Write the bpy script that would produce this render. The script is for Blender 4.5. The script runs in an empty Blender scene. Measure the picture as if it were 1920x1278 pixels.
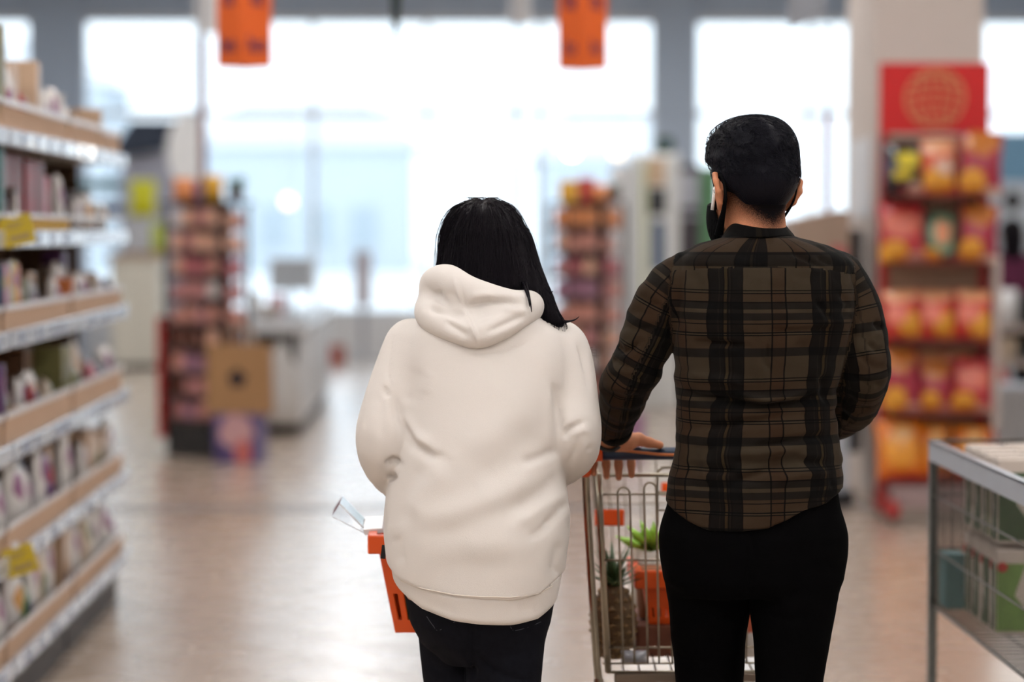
import bpy, math, random
import numpy as np
from mathutils import Vector, Matrix

scene = bpy.context.scene
COL = scene.collection
rnd = random.Random(7)

# ---------------------------------------------------------------- camera
FPX = 4533.0            # focal length in pixels of the 1920 px wide frame (85 mm on full frame)
CAM = np.array([0.0, 0.0, 1.55])
YAW, PITCH = math.atan(110 / FPX), math.atan(209 / FPX)
_f = np.array([math.sin(YAW) * math.cos(PITCH), math.cos(YAW) * math.cos(PITCH), -math.sin(PITCH)])
_r = np.array([math.cos(YAW), -math.sin(YAW), 0.0])
_u = np.cross(_r, _f)
cam_d = bpy.data.cameras.new('camera')
cam_d.sensor_width = 36.0
cam_d.lens = FPX / 1920 * 36.0
cam_d.clip_start, cam_d.clip_end = 0.1, 300
cam_d.dof.use_dof = True
cam_d.dof.focus_distance = 4.78
cam_d.dof.aperture_fstop = 1.75
cam_o = bpy.data.objects.new('camera', cam_d)
COL.objects.link(cam_o)
cam_o.matrix_world = Matrix(((_r[0], _u[0], -_f[0], CAM[0]), (_r[1], _u[1], -_f[1], CAM[1]), (_r[2], _u[2], -_f[2], CAM[2]), (0, 0, 0, 1)))
scene.camera = cam_o

# ---------------------------------------------------------------- world, exposure
world = bpy.data.worlds.new('overcast_sky')
scene.world = world
world.use_nodes = True
bg = world.node_tree.nodes['Background']
bg.inputs['Color'].default_value = (0.87, 0.94, 1.0, 1)
bg.inputs['Strength'].default_value = 2.0
scene.view_settings.view_transform = 'Standard'
scene.view_settings.look = 'None'
scene.view_settings.exposure = 0.0
scene.view_settings.gamma = 1.0
scene.view_settings.use_curve_mapping = False
scene.cycles.use_denoising = True
scene.cycles.max_bounces = 5
scene.cycles.use_adaptive_sampling = True
scene.cycles.adaptive_threshold = 0.06
scene.cycles.adaptive_min_samples = 12
scene.cycles.diffuse_bounces = 2
scene.cycles.glossy_bounces = 2
scene.cycles.transparent_max_bounces = 16
scene.cycles.caustics_reflective = False
scene.cycles.caustics_refractive = False
LAMP = 39.0             # radiance of the ceiling luminaires
# ---------------------------------------------------------------- geometry helpers
def W(px, py, Y):
    """World point at depth Y that stands at picture position (px, py) in the 1920x1278 frame."""
    d = _f + _r * ((px - 960) / FPX) - _u * ((py - 639) / FPX)
    return CAM + d * (Y / d[1])

def proj(P):
    v = np.asarray(P) - CAM
    w = v @ _f
    return 960 + FPX * (v @ _r) / w, 639 - FPX * (v @ _u) / w

def setp(o, label=None, cat=None, group=None, kind=None):
    if label: o['label'] = label
    if cat: o['category'] = cat
    if group: o['group'] = group
    if kind: o['kind'] = kind
    return o

def empty(name, loc=(0, 0, 0), rz=0.0, label=None, cat=None, group=None, kind=None):
    o = bpy.data.objects.new(name, None)
    COL.objects.link(o)
    o.location = loc
    o.rotation_euler = (0, 0, rz)
    o.empty_display_size = 0.05
    return setp(o, label, cat, group, kind)

def link(name, me, mat=None, parent=None):
    o = bpy.data.objects.new(name, me)
    COL.objects.link(o)
    if mat is not None and len(me.materials) == 0:
        me.materials.append(mat)
    if parent is not None:
        o.parent = parent
    return o

def np_mesh(name, V, faces, smooth=True):
    me = bpy.data.meshes.new(name)
    V = np.asarray(V, dtype=np.float32)
    F = np.asarray(faces, dtype=np.int32)
    n = F.shape[1]
    me.vertices.add(len(V)); me.vertices.foreach_set('co', V.ravel())
    me.loops.add(F.size); me.loops.foreach_set('vertex_index', F.ravel())
    me.polygons.add(len(F)); me.polygons.foreach_set('loop_start', np.arange(0, F.size, n, dtype=np.int32))
    me.polygons.foreach_set('use_smooth', np.full(len(F), smooth, dtype=bool))
    me.update(calc_edges=True); me.validate()
    return me

def fattr(me, name, vals):
    a = me.attributes.new(name, 'FLOAT', 'POINT')
    a.data.foreach_set('value', np.asarray(vals, dtype=np.float32))

class MB:
    """collects shapes for ONE mesh object"""
    def __init__(s): s.v = []; s.f = []; s.sm = []
    def add(s, vs, fs, smooth=False):
        k = len(s.v)
        s.v += [tuple(float(c) for c in p) for p in vs]
        s.f += [tuple(i + k for i in f) for f in fs]
        s.sm += [smooth] * len(fs)
        return s
    def box(s, lo, hi, bev=0.0):
        (x0, y0, z0), (x1, y1, z1) = lo, hi
        if bev <= 0:
            vs = [(x, y, z) for z in (z0, z1) for y in (y0, y1) for x in (x0, x1)]
            return s.add(vs, [(0, 2, 3, 1), (4, 5, 7, 6), (0, 1, 5, 4), (2, 6, 7, 3), (0, 4, 6, 2), (1, 3, 7, 5)])
        b = min(bev, (x1 - x0) * .49, (y1 - y0) * .49, (z1 - z0) * .49)
        vs = []; ring = lambda z, i: [(x0 + i + b, y0 + i, z), (x1 - i - b, y0 + i, z), (x1 - i, y0 + i + b, z), (x1 - i, y1 - i - b, z), (x1 - i - b, y1 - i, z), (x0 + i + b, y1 - i, z), (x0 + i, y1 - i - b, z), (x0 + i, y0 + i + b, z)]
        R = [ring(z0, b * .6), ring(z0 + b, 0), ring(z1 - b, 0), ring(z1, b * .6)]
        for r in R: vs += r
        fs = [tuple(range(7, -1, -1)), tuple(range(24, 32))]
        for k in range(3):
            for i in range(8):
                j = (i + 1) % 8
                fs.append((k * 8 + i, k * 8 + j, k * 8 + 8 + j, k * 8 + 8 + i))
        return s.add(vs, fs)
    def obox(s, c, size, rz=0.0, rx=0.0, ry=0.0, bev=0.0):
        t = MB(); h = [q / 2 for q in size]
        t.box((-h[0], -h[1], -h[2]), h, bev)
        M = Matrix.Translation(c) @ Matrix.Rotation(rz, 4, 'Z') @ Matrix.Rotation(ry, 4, 'Y') @ Matrix.Rotation(rx, 4, 'X')
        return s.add([M @ Vector(v) for v in t.v], t.f)
    def tube(s, pts, r, n=8, caps=True, closed=False, flat=1.0):
        pts = [np.array(p, float) for p in pts]
        m = len(pts)
        rs = list(r) if hasattr(r, '__len__') else [r] * m
        vs = []; prev = None
        for i, p in enumerate(pts):
            a = pts[(i - 1) % m] if (closed or i > 0) else p
            b = pts[(i + 1) % m] if (closed or i < m - 1) else p
            t = b - a; t = t / (np.linalg.norm(t) + 1e-12)
            if prev is None:
                up = np.array([0, 0, 1.0]) if abs(t[2]) < .9 else np.array([1.0, 0, 0])
            else: up = prev
            e1 = up - t * (up @ t); e1 /= np.linalg.norm(e1) + 1e-12
            e2 = np.cross(t, e1); prev = e1
            for k in range(n):
                an = 2 * math.pi * k / n
                vs.append(p + rs[i] * (e1 * math.cos(an) + e2 * math.sin(an) * flat))
        fs = []
        for i in range(m if closed else m - 1):
            for k in range(n):
                a, b = i * n + k, i * n + (k + 1) % n
                c, d = ((i + 1) % m) * n + (k + 1) % n, ((i + 1) % m) * n + k
                fs.append((a, b, c, d))
        s.add(vs, fs, True)
        if caps and not closed:
            k = len(s.v) - len(vs)
            s.f += [tuple(k + i for i in range(n - 1, -1, -1)), tuple(k + (m - 1) * n + i for i in range(n))]
            s.sm += [False, False]
        return s
    def lathe(s, prof, c=(0, 0, 0), n=20, ax='Z'):
        vs = []
        for (r, z) in prof:
            for k in range(n):
                an = 2 * math.pi * k / n
                q = (r * math.cos(an), r * math.sin(an), z)
                if ax == 'Y': q = (q[0], q[2], q[1])
                if ax == 'X': q = (q[2], q[0], q[1])
                vs.append((c[0] + q[0], c[1] + q[1], c[2] + q[2]))
        m = len(prof); fs = []
        for i in range(m - 1):
            for k in range(n):
                fs.append((i * n + k, i * n + (k + 1) % n, (i + 1) * n + (k + 1) % n, (i + 1) * n + k))
        s.add(vs, fs, True)
        b = len(s.v) - len(vs)
        s.f += [tuple(b + k for k in range(n - 1, -1, -1)), tuple(b + (m - 1) * n + k for k in range(n))]; s.sm += [False, False]
        return s
    def prism(s, poly, y0, y1, ax='Y'):
        n = len(poly)
        mk = {'Y': lambda a, b, t: (a, t, b), 'X': lambda a, b, t: (t, a, b), 'Z': lambda a, b, t: (a, b, t)}[ax]
        vs = [mk(a, b, y0) for a, b in poly] + [mk(a, b, y1) for a, b in poly]
        fs = [tuple(range(n)), tuple(range(2 * n - 1, n - 1, -1))]
        for i in range(n):
            j = (i + 1) % n
            fs.append((i, n + i, n + j, j))
        return s.add(vs, fs)
    def mesh(s, name, origin=(0, 0, 0)):
        me = bpy.data.meshes.new(name)
        ox, oy, oz = origin
        me.from_pydata([(x - ox, y - oy, z - oz) for x, y, z in s.v], [], s.f)
        me.polygons.foreach_set('use_smooth', s.sm)
        me.update()
        return me
    def build(s, name, mat, parent=None, origin=(0, 0, 0)):
        return link(name, s.mesh(name, origin), mat, parent)

def copy_tree(o, parent=None):
    c = o.copy(); COL.objects.link(c)
    c.parent = parent
    for ch in o.children: copy_tree(ch, c)
    return c

def thing_mesh(name, mb, mat, base, label, cat, group=None):
    o = mb.build(name, mat, None, base); o.location = base
    return setp(o, label, cat, group)

ORD = ['first', 'second', 'third', 'fourth', 'fifth', 'sixth', 'seventh', 'eighth', 'ninth', 'tenth', 'eleventh', 'twelfth', 'thirteenth', 'fourteenth']

# ---------------------------------------------------------------- materials
MATS = {}
def new_mat(name):
    m = bpy.data.materials.new(name); m.use_nodes = True
    nt = m.node_tree; b = nt.nodes['Principled BSDF']
    return m, nt, b

def pm(name, col, rough=.5, metal=0.0, spec=.5, noise=.06, nscale=30.0, bump=0.0, bscale=200.0, sheen=0.0, emit=None, estr=0.0, coat=0.0, alpha=1.0, trans=0.0, sss=0.0):
    """plain procedural surface: base colour with a little noise, optional fine relief"""
    if name in MATS: return MATS[name]
    m, nt, b = new_mat(name); N = nt.nodes; L = nt.links
    tc = N.new('ShaderNodeTexCoord')
    if noise > 0:
        nz = N.new('ShaderNodeTexNoise'); nz.inputs['Scale'].default_value = nscale; nz.inputs['Detail'].default_value = 3
        L.new(tc.outputs['Object'], nz.inputs['Vector'])
        mx = N.new('ShaderNodeMix'); mx.data_type = 'RGBA'
        mx.inputs[6].default_value = (*[c * (1 - noise) for c in col], 1)
        mx.inputs[7].default_value = (*[min(1, c * (1 + noise)) for c in col], 1)
        L.new(nz.outputs['Fac'], mx.inputs[0]); L.new(mx.outputs[2], b.inputs['Base Color'])
    else:
        b.inputs['Base Color'].default_value = (*col, 1)
    if bump > 0:
        n2 = N.new('ShaderNodeTexNoise'); n2.inputs['Scale'].default_value = bscale; n2.inputs['Detail'].default_value = 4
        L.new(tc.outputs['Object'], n2.inputs['Vector'])
        bp = N.new('ShaderNodeBump'); bp.inputs['Strength'].default_value = bump; bp.inputs['Distance'].default_value = .002
        L.new(n2.outputs['Fac'], bp.inputs['Height']); L.new(bp.outputs['Normal'], b.inputs['Normal'])
    b.inputs['Roughness'].default_value = rough
    b.inputs['Metallic'].default_value = metal
    b.inputs['Specular IOR Level'].default_value = spec
    b.inputs['Sheen Weight'].default_value = sheen
    b.inputs['Coat Weight'].default_value = coat
    b.inputs['Alpha'].default_value = alpha
    b.inputs['Subsurface Weight'].default_value = sss
    if sss: b.inputs['Subsurface Radius'].default_value = (.01, .004, .002)
    if emit:
        b.inputs['Emission Color'].default_value = (*emit, 1); b.inputs['Emission Strength'].default_value = estr
    MATS[name] = m
    return m

def glassy(name, tint=(.95, .98, 1), gloss=.12, rough=.05):
    """thin clear sheet: mostly transparent with a fresnel mirror"""
    if name in MATS: return MATS[name]
    m = bpy.data.materials.new(name); m.use_nodes = True
    nt = m.node_tree; N = nt.nodes; L = nt.links
    N.clear()
    out = N.new('ShaderNodeOutputMaterial'); t = N.new('ShaderNodeBsdfTransparent'); g = N.new('ShaderNodeBsdfGlossy')
    t.inputs['Color'].default_value = (*tint, 1); g.inputs['Roughness'].default_value = rough
    fr = N.new('ShaderNodeLayerWeight'); fr.inputs['Blend'].default_value = gloss
    mx = N.new('ShaderNodeMixShader')
    L.new(fr.outputs['Fresnel'], mx.inputs[0]); L.new(t.outputs[0], mx.inputs[1]); L.new(g.outputs[0], mx.inputs[2]); L.new(mx.outputs[0], out.inputs[0])
    MATS[name] = m
    return m

def srgb(r, g, b):
    f = lambda c: (c / 255 / 12.92) if c / 255 <= .04045 else ((c / 255 + .055) / 1.055) ** 2.4
    return (f(r), f(g), f(b))

def spots_mat(name, base, spots, rough=.35, noise=.08, coat=.3):
    """printed packet: base colour and soft-edged printed ellipses (cx, cz, rx, rz, colour) on Generated coordinates (x, z)"""
    if name in MATS: return MATS[name]
    m, nt, b = new_mat(name); N = nt.nodes; L = nt.links
    tc = N.new('ShaderNodeTexCoord'); sp = N.new('ShaderNodeSeparateXYZ')
    nz = N.new('ShaderNodeTexNoise'); nz.inputs['Scale'].default_value = 5; L.new(tc.outputs['Generated'], nz.inputs['Vector'])
    mv = N.new('ShaderNodeMix'); mv.data_type = 'VECTOR'; mv.inputs[0].default_value = .16
    L.new(tc.outputs['Generated'], mv.inputs[4]); L.new(nz.outputs['Color'], mv.inputs[5])
    L.new(mv.outputs[1], sp.inputs[0])
    def mth(op, a, bb=None):
        n = N.new('ShaderNodeMath'); n.operation = op
        for k, q in enumerate((a, bb)):
            if q is None: continue
            if isinstance(q, (int, float)): n.inputs[k].default_value = q
            else: L.new(q, n.inputs[k])
        return n.outputs[0]
    rgb = N.new('ShaderNodeRGB'); rgb.outputs[0].default_value = (*base, 1); cur = rgb.outputs[0]
    for (cx, cz, rx, rz, col) in spots:
        dx = mth('DIVIDE', mth('SUBTRACT', sp.outputs['X'], cx), rx); dz = mth('DIVIDE', mth('SUBTRACT', sp.outputs['Z'], cz), rz)
        d = mth('ADD', mth('MULTIPLY', dx, dx), mth('MULTIPLY', dz, dz))
        k = N.new('ShaderNodeMapRange'); k.inputs[1].default_value = 1.15; k.inputs[2].default_value = .85
        L.new(d, k.inputs[0])
        mx = N.new('ShaderNodeMix'); mx.data_type = 'RGBA'; L.new(k.outputs[0], mx.inputs[0]); L.new(cur, mx.inputs[6]); mx.inputs[7].default_value = (*col, 1)
        cur = mx.outputs[2]
    L.new(cur, b.inputs['Base Color'])
    b.inputs['Roughness'].default_value = rough; b.inputs['Coat Weight'].default_value = coat; b.inputs['Coat Roughness'].default_value = .2
    MATS[name] = m
    return m

# ---------------------------------------------------------------- implicit surfaces (clothes and bodies)
def smin(a, b, k):
    h = np.clip(.5 + .5 * (b - a) / k, 0, 1)
    return b + (a - b) * h - k * h * (1 - h)
def smax(a, b, k): return -smin(-a, -b, k)

def sd_cap(p, a, b, ra, rb):
    a = np.asarray(a, np.float32); ab = np.asarray(b, np.float32) - a
    q = p - a
    t = np.clip((q @ ab) * np.float32(1 / (float(ab @ ab) + 1e-9)), 0, 1)
    q -= t[:, None] * ab
    return np.sqrt(np.einsum('ij,ij->i', q, q)) - (np.float32(ra) + np.float32(rb - ra) * t)
def sd_ell(p, c, r):
    r = np.asarray(r, np.float32)
    q = (p - np.asarray(c, np.float32)) / r
    k = np.sqrt(np.einsum('ij,ij->i', q, q)) + 1e-9
    q /= r
    return k * (k - 1) / (np.sqrt(np.einsum('ij,ij->i', q, q)) + 1e-9)
def culled(p, lo, hi, fn, m=.06):
    """evaluate fn only near its bounding box; further away the distance to the box stands in"""
    lo = np.asarray(lo, np.float32); hi = np.asarray(hi, np.float32)
    pl, ph = p.min(0), p.max(0)
    gap = np.maximum(np.maximum(lo - ph, pl - hi), 0).max()
    if gap >= m: return np.full(len(p), gap + .02, np.float32)
    if (ph - pl).max() < .35: return fn(p)
    q = np.maximum(np.maximum(lo - p, p - hi), 0)
    bd = q.max(1)
    s = bd < m
    out = bd + np.float32(.02)
    if s.all(): return fn(p)
    if s.any(): out[s] = fn(p[s])
    return out
def sd_chain(p, pts, rs, k=.012):
    P = np.asarray(pts, np.float32); r = float(max(rs))
    def fn(p):
        d = None; pl, ph = p.min(0), p.max(0)
        for i in range(len(P) - 1):
            gap = np.maximum(np.maximum(np.minimum(P[i], P[i + 1]) - r - ph, pl - np.maximum(P[i], P[i + 1]) - r), 0).max()
            if gap > .05: continue
            e = sd_cap(p, P[i], P[i + 1], rs[i], rs[i + 1])
            d = e if d is None else smin(d, e, k)
        return np.full(len(p), .06, np.float32) if d is None else d
    return culled(p, P.min(0) - r, P.max(0) + r, fn)
def catmull(pts, n=4):
    P = [np.array(q, float) for q in pts]; out = []
    for i in range(len(P) - 1):
        p0, p1, p2, p3 = P[max(i - 1, 0)], P[i], P[i + 1], P[min(i + 2, len(P) - 1)]
        for k in range(n):
            t = k / n
            out.append(.5 * (2 * p1 + (p2 - p0) * t + (2 * p0 - 5 * p1 + 4 * p2 - p3) * t * t + (3 * p1 - p0 - 3 * p2 + p3) * t ** 3))
    out.append(P[-1]); return out

class Stack:
    """stack of superellipses along z given by rows (py, pxL, pxR, half depth, y offset) seen at depth Y"""
    def __init__(s, rows, Y, n=2.3, grow=0.0):
        R = []
        for r in rows:
            a = W(r[1], r[0], Y); b = W(r[2], r[0], Y)
            R.append((a[2], (a[0] + b[0]) / 2, Y + (r[4] if len(r) > 4 else 0), (b[0] - a[0]) / 2 + grow, r[3] + grow))
        R.sort(); s.R = np.array(R); s.n = n
        z = np.linspace(s.R[0, 0], s.R[-1, 0], 240)
        T = np.stack([np.interp(z, s.R[:, 0], s.R[:, i]) for i in range(1, 5)], 1)
        ker = np.hanning(17); ker /= ker.sum()
        Tp = np.pad(T, ((8, 8), (0, 0)), 'edge')
        s.z = z; s.T = np.stack([np.convolve(Tp[:, i], ker, 'valid') for i in range(4)], 1)
    def par(s, z): return [np.interp(z, s.z, s.T[:, i]) for i in range(4)]
    def __call__(s, p):
        cx, cy, a, b = s.par(p[:, 2])
        qx = np.abs(p[:, 0] - cx) / a; qy = np.abs(p[:, 1] - cy) / b
        k = (qx ** s.n + qy ** s.n) ** (1 / s.n)
        d = (k - 1) * np.minimum(a, b)
        over = np.maximum(p[:, 2] - s.z[-1], s.z[0] - p[:, 2])
        return np.maximum(d, over)

def sdf_mesh(f, lo, hi, h, proj_it=2):
    lo = np.array(lo, np.float32); hi = np.array(hi, np.float32)
    B = 8
    nb = np.maximum(1, np.ceil((hi - lo) / (h * B)).astype(int)); n = nb * B + 1
    bi = np.stack(np.meshgrid(*[np.arange(k) for k in nb], indexing='ij'), -1).reshape(-1, 3)
    cen = lo + (bi + .5) * (B * h)
    fc = f(cen.astype(np.float32))
    near = np.abs(fc) < B * h * 1.7
    G = np.ones(n, np.float32)
    inside = fc < 0
    for b in bi[inside & ~near]:
        x, y, z = b * B; G[x:x + B + 1, y:y + B + 1, z:z + B + 1] = -1
    off = np.stack(np.meshgrid(*[np.arange(B + 1)] * 3, indexing='ij'), -1).reshape(-1, 3)
    bn = bi[near]; cl = bn // 3
    bn = bn[np.lexsort((cl[:, 2], cl[:, 1], cl[:, 0]))]
    for s in range(0, len(bn), 40):
        bb = bn[s:s + 40]
        ijk = (bb[:, None, :] * B + off[None]).reshape(-1, 3)
        vals = f((lo + ijk * h).astype(np.float32))
        G[ijk[:, 0], ijk[:, 1], ijk[:, 2]] = vals
    S = G < 0
    cnt = np.zeros(n - 1, np.int8)
    for dx in (0, 1):
        for dy in (0, 1):
            for dz in (0, 1):
                cnt += S[dx:n[0] - 1 + dx, dy:n[1] - 1 + dy, dz:n[2] - 1 + dz]
    act = (cnt > 0) & (cnt < 8)
    C = np.argwhere(act)
    idx = -np.ones(n - 1, np.int32); idx[act] = np.arange(len(C))
    acc = np.zeros((len(C), 3)); num = np.zeros(len(C))
    for ax in range(3):
        o1, o2 = [k for k in range(3) if k != ax]
        for i in (0, 1):
            for j in (0, 1):
                A = C.copy(); A[:, o1] += i; A[:, o2] += j
                Bq = A.copy(); Bq[:, ax] += 1
                fa = G[A[:, 0], A[:, 1], A[:, 2]]; fb = G[Bq[:, 0], Bq[:, 1], Bq[:, 2]]
                m = (fa < 0) != (fb < 0)
                t = np.where(m, fa / np.where(m, fa - fb, 1), 0)
                P = A.astype(float); P[:, ax] += t
                acc += P * m[:, None]; num += m
    V = lo + acc / num[:, None] * h
    Q = []
    for ax in range(3):
        o1, o2 = (ax + 1) % 3, (ax + 2) % 3
        sl = [slice(None)] * 3; sl[ax] = slice(0, -1); s0 = S[tuple(sl)]
        sl[ax] = slice(1, None); s1 = S[tuple(sl)]
        E = np.argwhere(s0 != s1)
        ok = (E[:, o1] > 0) & (E[:, o2] > 0) & (E[:, o1] < n[o1] - 1) & (E[:, o2] < n[o2] - 1)
        E = E[ok]
        def cell(a, b):
            K = E.copy(); K[:, o1] -= a; K[:, o2] -= b
            return idx[K[:, 0], K[:, 1], K[:, 2]]
        q = np.stack([cell(1, 1), cell(0, 1), cell(0, 0), cell(1, 0)], 1)
        flip = ~s0[E[:, 0], E[:, 1], E[:, 2]]
        q[flip] = q[flip][:, ::-1]
        Q.append(q)
    Q = np.concatenate(Q)
    Q = Q[(Q >= 0).all(1)]
    V = V.astype(np.float32)
    for _ in range(proj_it):
        g, d = sdf_grad(f, V)
        V = V - g * np.clip(d, -h, h)[:, None] * .9
    return V, Q

def sdf_grad(f, V, e=.0015):
    if len(V) > 6000:
        od = np.lexsort((np.floor(V[:, 0] * 12), np.floor(V[:, 1] * 12), np.floor(V[:, 2] * 12)))
        G = np.zeros_like(V); D = np.zeros(len(V), np.float32)
        for s in range(0, len(od), 5000):
            k = od[s:s + 5000]; G[k], D[k] = sdf_grad(f, V[k], e)
        return G, D
    d = f(V); g = np.zeros_like(V)
    for a in range(3):
        W2 = V.copy(); W2[:, a] += e
        g[:, a] = (f(W2) - d) / e
    m = np.sqrt((g * g).sum(1)) + 1e-6
    return g / m[:, None], d / np.maximum(m, .3)

def vnoise(p, seed=0):
    """smooth value noise in numpy, p (N,3)"""
    i = np.floor(p).astype(np.int64); fr = p - i; w = fr * fr * (3 - 2 * fr)
    def hsh(x, y, z):
        n = (x * 374761393 + y * 668265263 + z * 2147483647 + seed * 1013904223) & 0xffffffff
        n = ((n ^ (n >> 13)) * 1274126177) & 0xffffffff
        return ((n ^ (n >> 16)) & 0xffff) / 65535.0
    r = 0
    for dx in (0, 1):
        for dy in (0, 1):
            for dz in (0, 1):
                wt = (w[:, 0] if dx else 1 - w[:, 0]) * (w[:, 1] if dy else 1 - w[:, 1]) * (w[:, 2] if dz else 1 - w[:, 2])
                r = r + wt * hsh(i[:, 0] + dx, i[:, 1] + dy, i[:, 2] + dz)
    return r - .5

def seg_dist(px, py, poly):
    """distance and side sign to a polyline, with end fade parameter"""
    best = np.full(len(px), 1e9); side = np.zeros(len(px)); par = np.zeros(len(px))
    L = [0]
    for i in range(len(poly) - 1): L.append(L[-1] + math.dist(poly[i], poly[i + 1]))
    for i in range(len(poly) - 1):
        (x0, y0), (x1, y1) = poly[i], poly[i + 1]
        dx, dy = x1 - x0, y1 - y0; l2 = dx * dx + dy * dy
        t = np.clip(((px - x0) * dx + (py - y0) * dy) / l2, 0, 1)
        ex, ey = px - x0 - t * dx, py - y0 - t * dy
        d = np.hypot(ex, ey); sg = np.sign(dx * ey - dy * ex)
        m = d < best
        best[m] = d[m]; side[m] = sg[m]; par[m] = (L[i] + t[m] * (L[i + 1] - L[i])) / L[-1]
    return best, side, par

def folds(V, N, items, facing=True):
    """cloth folds: (polyline, depth mm (+ ridge, - groove), width px, skew) carved along the normal on the side towards -Y"""
    px, py = proj(V.astype(np.float64))
    fac = np.clip((-N[:, 1] + .25) / .5, 0, 1)
    D = np.zeros(len(V))
    for it in items:
        poly, amp, wd = it[0], it[1], it[2]; skew = it[3] if len(it) > 3 else 0
        xs = [q[0] for q in poly]; ys = [q[1] for q in poly]; mrg = wd * 3.5
        m = (px > min(xs) - mrg) & (px < max(xs) + mrg) & (py > min(ys) - mrg) & (py < max(ys) + mrg)
        if not m.any(): continue
        d, sd, t = seg_dist(px[m], py[m], poly)
        x = d * sd / wd
        prof = np.exp(-x * x) + skew * x * np.exp(-x * x * .6)
        end = np.clip(t / .25, 0, 1) * np.clip((1 - t) / .25, 0, 1)
        end = .15 + .85 * end * end * (3 - 2 * end)
        D[m] += amp * .001 * prof * end
    return V + N * (D * fac)[:, None].astype(np.float32)

def cloth(name, f, lo, hi, h, mat, parent, origin, items=(), nz=None):
    V, Q = sdf_mesh(f, lo, hi, h)
    N, _ = sdf_grad(f, V, .003)
    if nz:
        for (sc, amp, seed) in nz:
            V = V + N * (vnoise(V * np.array(sc, np.float32), seed) * amp)[:, None].astype(np.float32)
    if items: V = folds(V, N, items)
    return V, Q, N

def make_part(name, V, Q, mat, parent, origin, keep=None, attrs=None):
    if keep is not None:
        Qs = Q[keep]; used = np.unique(Qs); mp = -np.ones(len(V), np.int64); mp[used] = np.arange(len(used))
        Q2 = mp[Qs]; V2 = V[used]
    else: Q2, V2, used = Q, V, np.arange(len(V))
    me = np_mesh(name, V2 - np.asarray(origin, np.float32), Q2)
    for k, a in (attrs or {}).items(): fattr(me, k, a[used])
    return link(name, me, mat, parent)
# ================================================================ the room
X0, X1, Y0, Y1, ZC = -8.0, 9.0, -5.0, 29.0, 4.45
M_wallgrey = pm('blue_grey_paint', (.52, .62, .76), rough=.7, noise=.04, nscale=2)
M_wallwhite = pm('white_paint', (.78, .78, .78), rough=.7, noise=.03, nscale=2)
M_ceil = pm('ceiling_paint', (.72, .73, .75), rough=.85, noise=.03, nscale=2)
M_frame = pm('white_aluminium', (.82, .84, .86), rough=.4, noise=.03)
M_glass = glassy('window_glass', (.95, .98, 1.0), .08, .02)

def struct(o): o['kind'] = 'structure'; return o

def tile_mat():
    m, nt, b = new_mat('glazed_tan_tile'); N = nt.nodes; L = nt.links
    oi = N.new('ShaderNodeObjectInfo'); tc = N.new('ShaderNodeTexCoord'); geo = N.new('ShaderNodeNewGeometry')
    nz = N.new('ShaderNodeTexNoise'); nz.inputs['Scale'].default_value = 2.2; nz.inputs['Detail'].default_value = 5
    L.new(geo.outputs['Position'], nz.inputs['Vector'])
    ad = N.new('ShaderNodeMath'); ad.operation = 'MULTIPLY_ADD'; ad.inputs[1].default_value = .35; L.new(oi.outputs['Random'], ad.inputs[0]); L.new(nz.outputs['Fac'], ad.inputs[2])
    mx = N.new('ShaderNodeMix'); mx.data_type = 'RGBA'; mx.inputs[6].default_value = (.46, .355, .275, 1); mx.inputs[7].default_value = (.60, .475, .38, 1)
    L.new(ad.outputs[0], mx.inputs[0]); L.new(mx.outputs[2], b.inputs['Base Color'])
    n2 = N.new('ShaderNodeTexNoise'); n2.inputs['Scale'].default_value = 3.5; n2.inputs['Detail'].default_value = 2; L.new(geo.outputs['Position'], n2.inputs['Vector'])
    mr = N.new('ShaderNodeMapRange'); mr.inputs[3].default_value = .22; mr.inputs[4].default_value = .32; L.new(n2.outputs['Fac'], mr.inputs[0]); L.new(mr.outputs[0], b.inputs['Roughness'])
    b.inputs['Specular IOR Level'].default_value = .5
    b.inputs['IOR'].default_value = 1.5
    b.inputs['Coat Weight'].default_value = .9; b.inputs['Coat Roughness'].default_value = .27
    return m
M_tile = tile_mat()
M_grout = pm('brown_grout', (.16, .11, .08), rough=.9, noise=.15)
floor = struct(MB().box((X0, Y0, -.15), (X1, Y1, -.006)).build('floor', M_grout))
TS = .35; GAP = .005
tile_me = MB().obox((0, 0, -.003), (TS - GAP, TS - GAP, .006), rz=math.pi / 4, bev=.0015).mesh('tile')
tile_me.materials.append(M_tile)
cells = []
D_ = TS * math.sqrt(2) / 2
for i in range(-60, 60):
    for j in range(-120, 140):
        if (i + j) % 2: continue
        x, y = i * D_, j * D_
        if x < X0 + D_ or x > X1 - D_ or y < Y0 + D_ or y > Y1 - D_: continue
        px, py = proj(np.array((x, y, 0.0))) if y > 2 else (-999, 9999)
        vis = (-90 < px < 2010) and py < 1335 and y > 2
        hid = x < -1.5 and y < 10.3
        cells.append((x, y, vis and not hid))
seen = sorted([c for c in cells if c[2]], key=lambda c: c[1])[:300]
ss = set((c[0], c[1]) for c in seen)
for (x, y, _) in seen:
    t = link('tile', tile_me, None, floor); t.location = (x, y, 0)
rest = MB(); h_ = (TS - GAP) / math.sqrt(2)
for (x, y, _) in cells:
    if (x, y) in ss: continue
    v = [(x + h_, y), (x, y + h_), (x - h_, y), (x, y - h_)]
    rest.add([(a, b, 0) for a, b in v] + [(a, b, -.006) for a, b in v], [(0, 1, 2, 3)] + [(i, i + 4, (i + 1) % 4 + 4, (i + 1) % 4) for i in range(4)])
setp(rest.build('far_tiles', M_tile, floor), kind='stuff')
tr = struct(MB().box((X0 + .1, 13.35, -.004), (X1 - .1, 13.50, .003)).build('trim_1', pm('dull_steel_strip', (.20, .19, .20), rough=.45, metal=.3)))

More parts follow.
